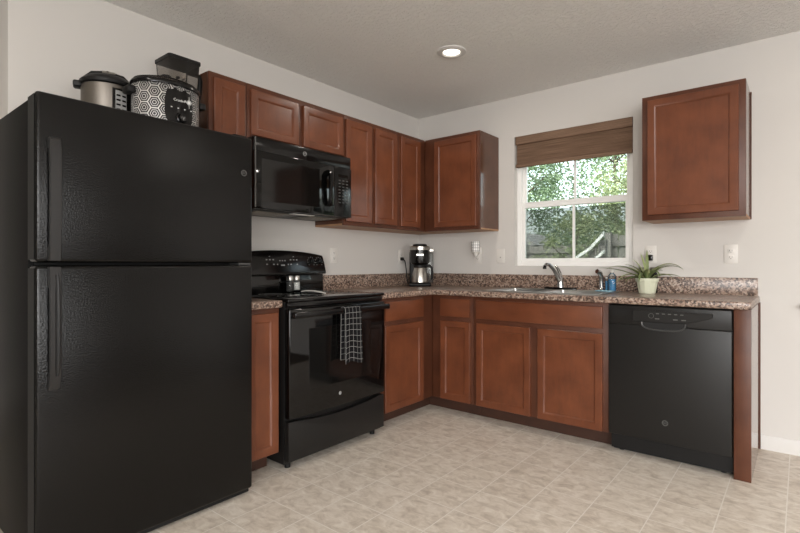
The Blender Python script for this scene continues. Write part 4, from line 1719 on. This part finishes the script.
def tree(x, y, h, crown, n, mat, label, seed, leaf=.085, low=.9, trunk=.12):
    rnd = random.Random(seed)
    root = empty('tree', (x, y, GZ), label, 'tree', 'trees beyond the yard fence')
    tr = MB()
    tr.tube([(x, y, GZ), (x + .05, y, GZ + h * .35), (x - .1, y + .05, GZ + h * .7), (x, y, GZ + h * .92)], [trunk, trunk * .8, trunk * .5, trunk * .15], 10)
    for k in range(9):
        a = rnd.uniform(0, 2 * PI)
        z0 = GZ + h * rnd.uniform(.2, .6)
        r = crown * rnd.uniform(.5, .9)
        tr.tube([(x, y, z0), (x + r * .5 * math.cos(a), y + r * .5 * math.sin(a), z0 + r * .35), (x + r * math.cos(a), y + r * math.sin(a), z0 + r * .8)], [trunk * .4, trunk * .25, trunk * .08], 6)
    tr.build('trunk', M['bark'], root)
    verts, faces = [], []
    # clumps of leaves
    cl = []
    for k in range(max(18, n // 90)):
        a = rnd.uniform(0, 2 * PI)
        q = rnd.uniform(.25, 1) ** .6
        zz = rnd.uniform(low, 1)
        taper = math.sin(PI * min(.97, max(.12, (zz - low + .12) / (1.12 - low)))) ** .6
        cl.append((x + crown * q * taper * math.cos(a), y + crown * q * taper * math.sin(a), GZ + h * zz, crown * rnd.uniform(.14, .3)))
    for k in range(n):
        c = rnd.choice(cl)
        g = lambda: rnd.gauss(0, .5)
        p = Vector((c[0] + g() * c[3], c[1] + g() * c[3], max(GZ + .15, c[2] + g() * c[3] * .8)))
        u = Vector((rnd.uniform(-1, 1), rnd.uniform(-1, 1), rnd.uniform(-.6, .6))).normalized()
        w = u.cross(Vector((rnd.uniform(-1, 1), rnd.uniform(-1, 1), rnd.uniform(-1, 1)))).normalized()
        s = leaf * rnd.uniform(.6, 1.3)
        i = len(verts)
        verts += [p - u * s * .6, p + w * s * .3, p + u * s * .6, p - w * s * .3]
        faces.append((i, i + 1, i + 2, i + 3))
    off = Vector((x, y, GZ))
    me = bpy.data.meshes.new('foliage')
    me.from_pydata([v - off for v in verts], [], faces)
    me.materials.append(mat)
    o = bpy.data.objects.new('foliage', me)
    COL.objects.link(o)
    o.parent = root


tree(-5.6, 13.3, 7.0, 1.75, 15000, M['leaf_a'], 'dense green tree rising behind the small grey shed', 1, .095, .22)
tree(-.9, 13.3, 6.6, 1.75, 15000, M['leaf_b'], 'yellow-green tree behind the dark wooden fence panel', 3, .09, .2)
tree(-5.0, 23.5, 13.5, 4.6, 26000, M['leaf_a'], 'largest dark green tree farthest beyond the fence', 5, .17, .12)
tree(-1.35, 8.0, 2.5, .95, 6000, M['leaf_b'], 'low bushy tree overhanging the fence beside the stair rail', 4, .065, .3, .06)



def fence(xa, ya, xb, yb, top, label):
    d = Vector((xb - xa, yb - ya, 0))
    L = d.length
    d.normalize()
    root = empty('fence', ((xa + xb) / 2, (ya + yb) / 2, GZ), label, 'fence', 'wooden fences in the yard')
    R = Matrix(((d.x, -d.y, 0, xa), (d.y, d.x, 0, ya), (0, 0, 1, GZ), (0, 0, 0, 1)))
    bd = MB()
    w = .14
    k = int(L / (w + .008))
    for i in range(k):
        u = i * L / k
        bd.box(u, u + w, 0, .018, .02, top - GZ - .02 * (i % 2), 0, 1, mtx=R)
    bd.build('boards', M['fence'], root, smooth=0)
    for z in (.35, (top - GZ) * .55, top - GZ - .22):
        MB().box(0, L, -.045, -.001, z, z + .09, 0, 1, mtx=R).build('rail', M['fence'], root, smooth=0)
    n = max(1, int(L / 2.2))
    for i in range(n + 1):
        u = L * i / n
        MB().box(u - .05, u + .05, -.145, -.046, 0, top - GZ + .03, 0, 1, mtx=R).build('post', M['fence'], root, smooth=0)


fence(-8.5, 9.6, -1.0, 9.6, 1.62, 'grey wooden fence across the far end of the yard')
fence(-.05, 6.0, 2.6, 6.0, 1.66, 'grey wooden fence panel beyond the white stair rail')

sh = empty('shed', (-4.3, 10.9, GZ), 'small grey shed with shingled roof behind the fence', 'shed')
MB().box(-5.2, -3.5, 10.2, 11.5, GZ, 1.65).build('walls', M['shed'], sh, smooth=0)
MB().prism([(-5.4, 1.65), (-3.3, 1.65), (-3.9, 2.05), (-4.9, 2.05)], 1.7, Matrix(((1, 0, 0, 0), (0, 0, -1, 11.7), (0, 1, 0, 0), (0, 0, 0, 1)))).build('roof', M['shingle'], sh, smooth=0)

st = empty('stair_rail', (.45, 3.4, GZ), 'white sloping stair railing in the yard below the window', 'railing')
rl = Matrix(((1, 0, 0, 0), (0, 0, -1, 3.42), (0, 1, 0, 0), (0, 0, 0, 1)))
MB().prism([(.20, 1.135), (.20, 1.180), (.452, 1.350), (.452, 1.305)], .04, rl).build('handrail', M['vinyl'], st)
MB().prism([(.457, 1.31), (.457, 1.36), (.636, 1.555), (.636, 1.495)], .04, rl).build('handrail', M['vinyl'], st)
MB().prism([(.52, 1.15), (.52, 1.195), (.636, 1.300), (.636, 1.255)], .04, rl).build('lower_rail', M['vinyl'], st)
for x, h in ((.454, 1.29), (.60, 1.44)):
    MB().box(x - .04, x + .04, 3.46, 3.54, GZ, h).build('post', M['fence'], st)
for x, z0, z1 in ((.51, .9, 1.34), (.555, .9, 1.39)):
    MB().box(x - .012, x + .012, 3.425, 3.45, z0, z1).build('baluster', M['fence'], st)
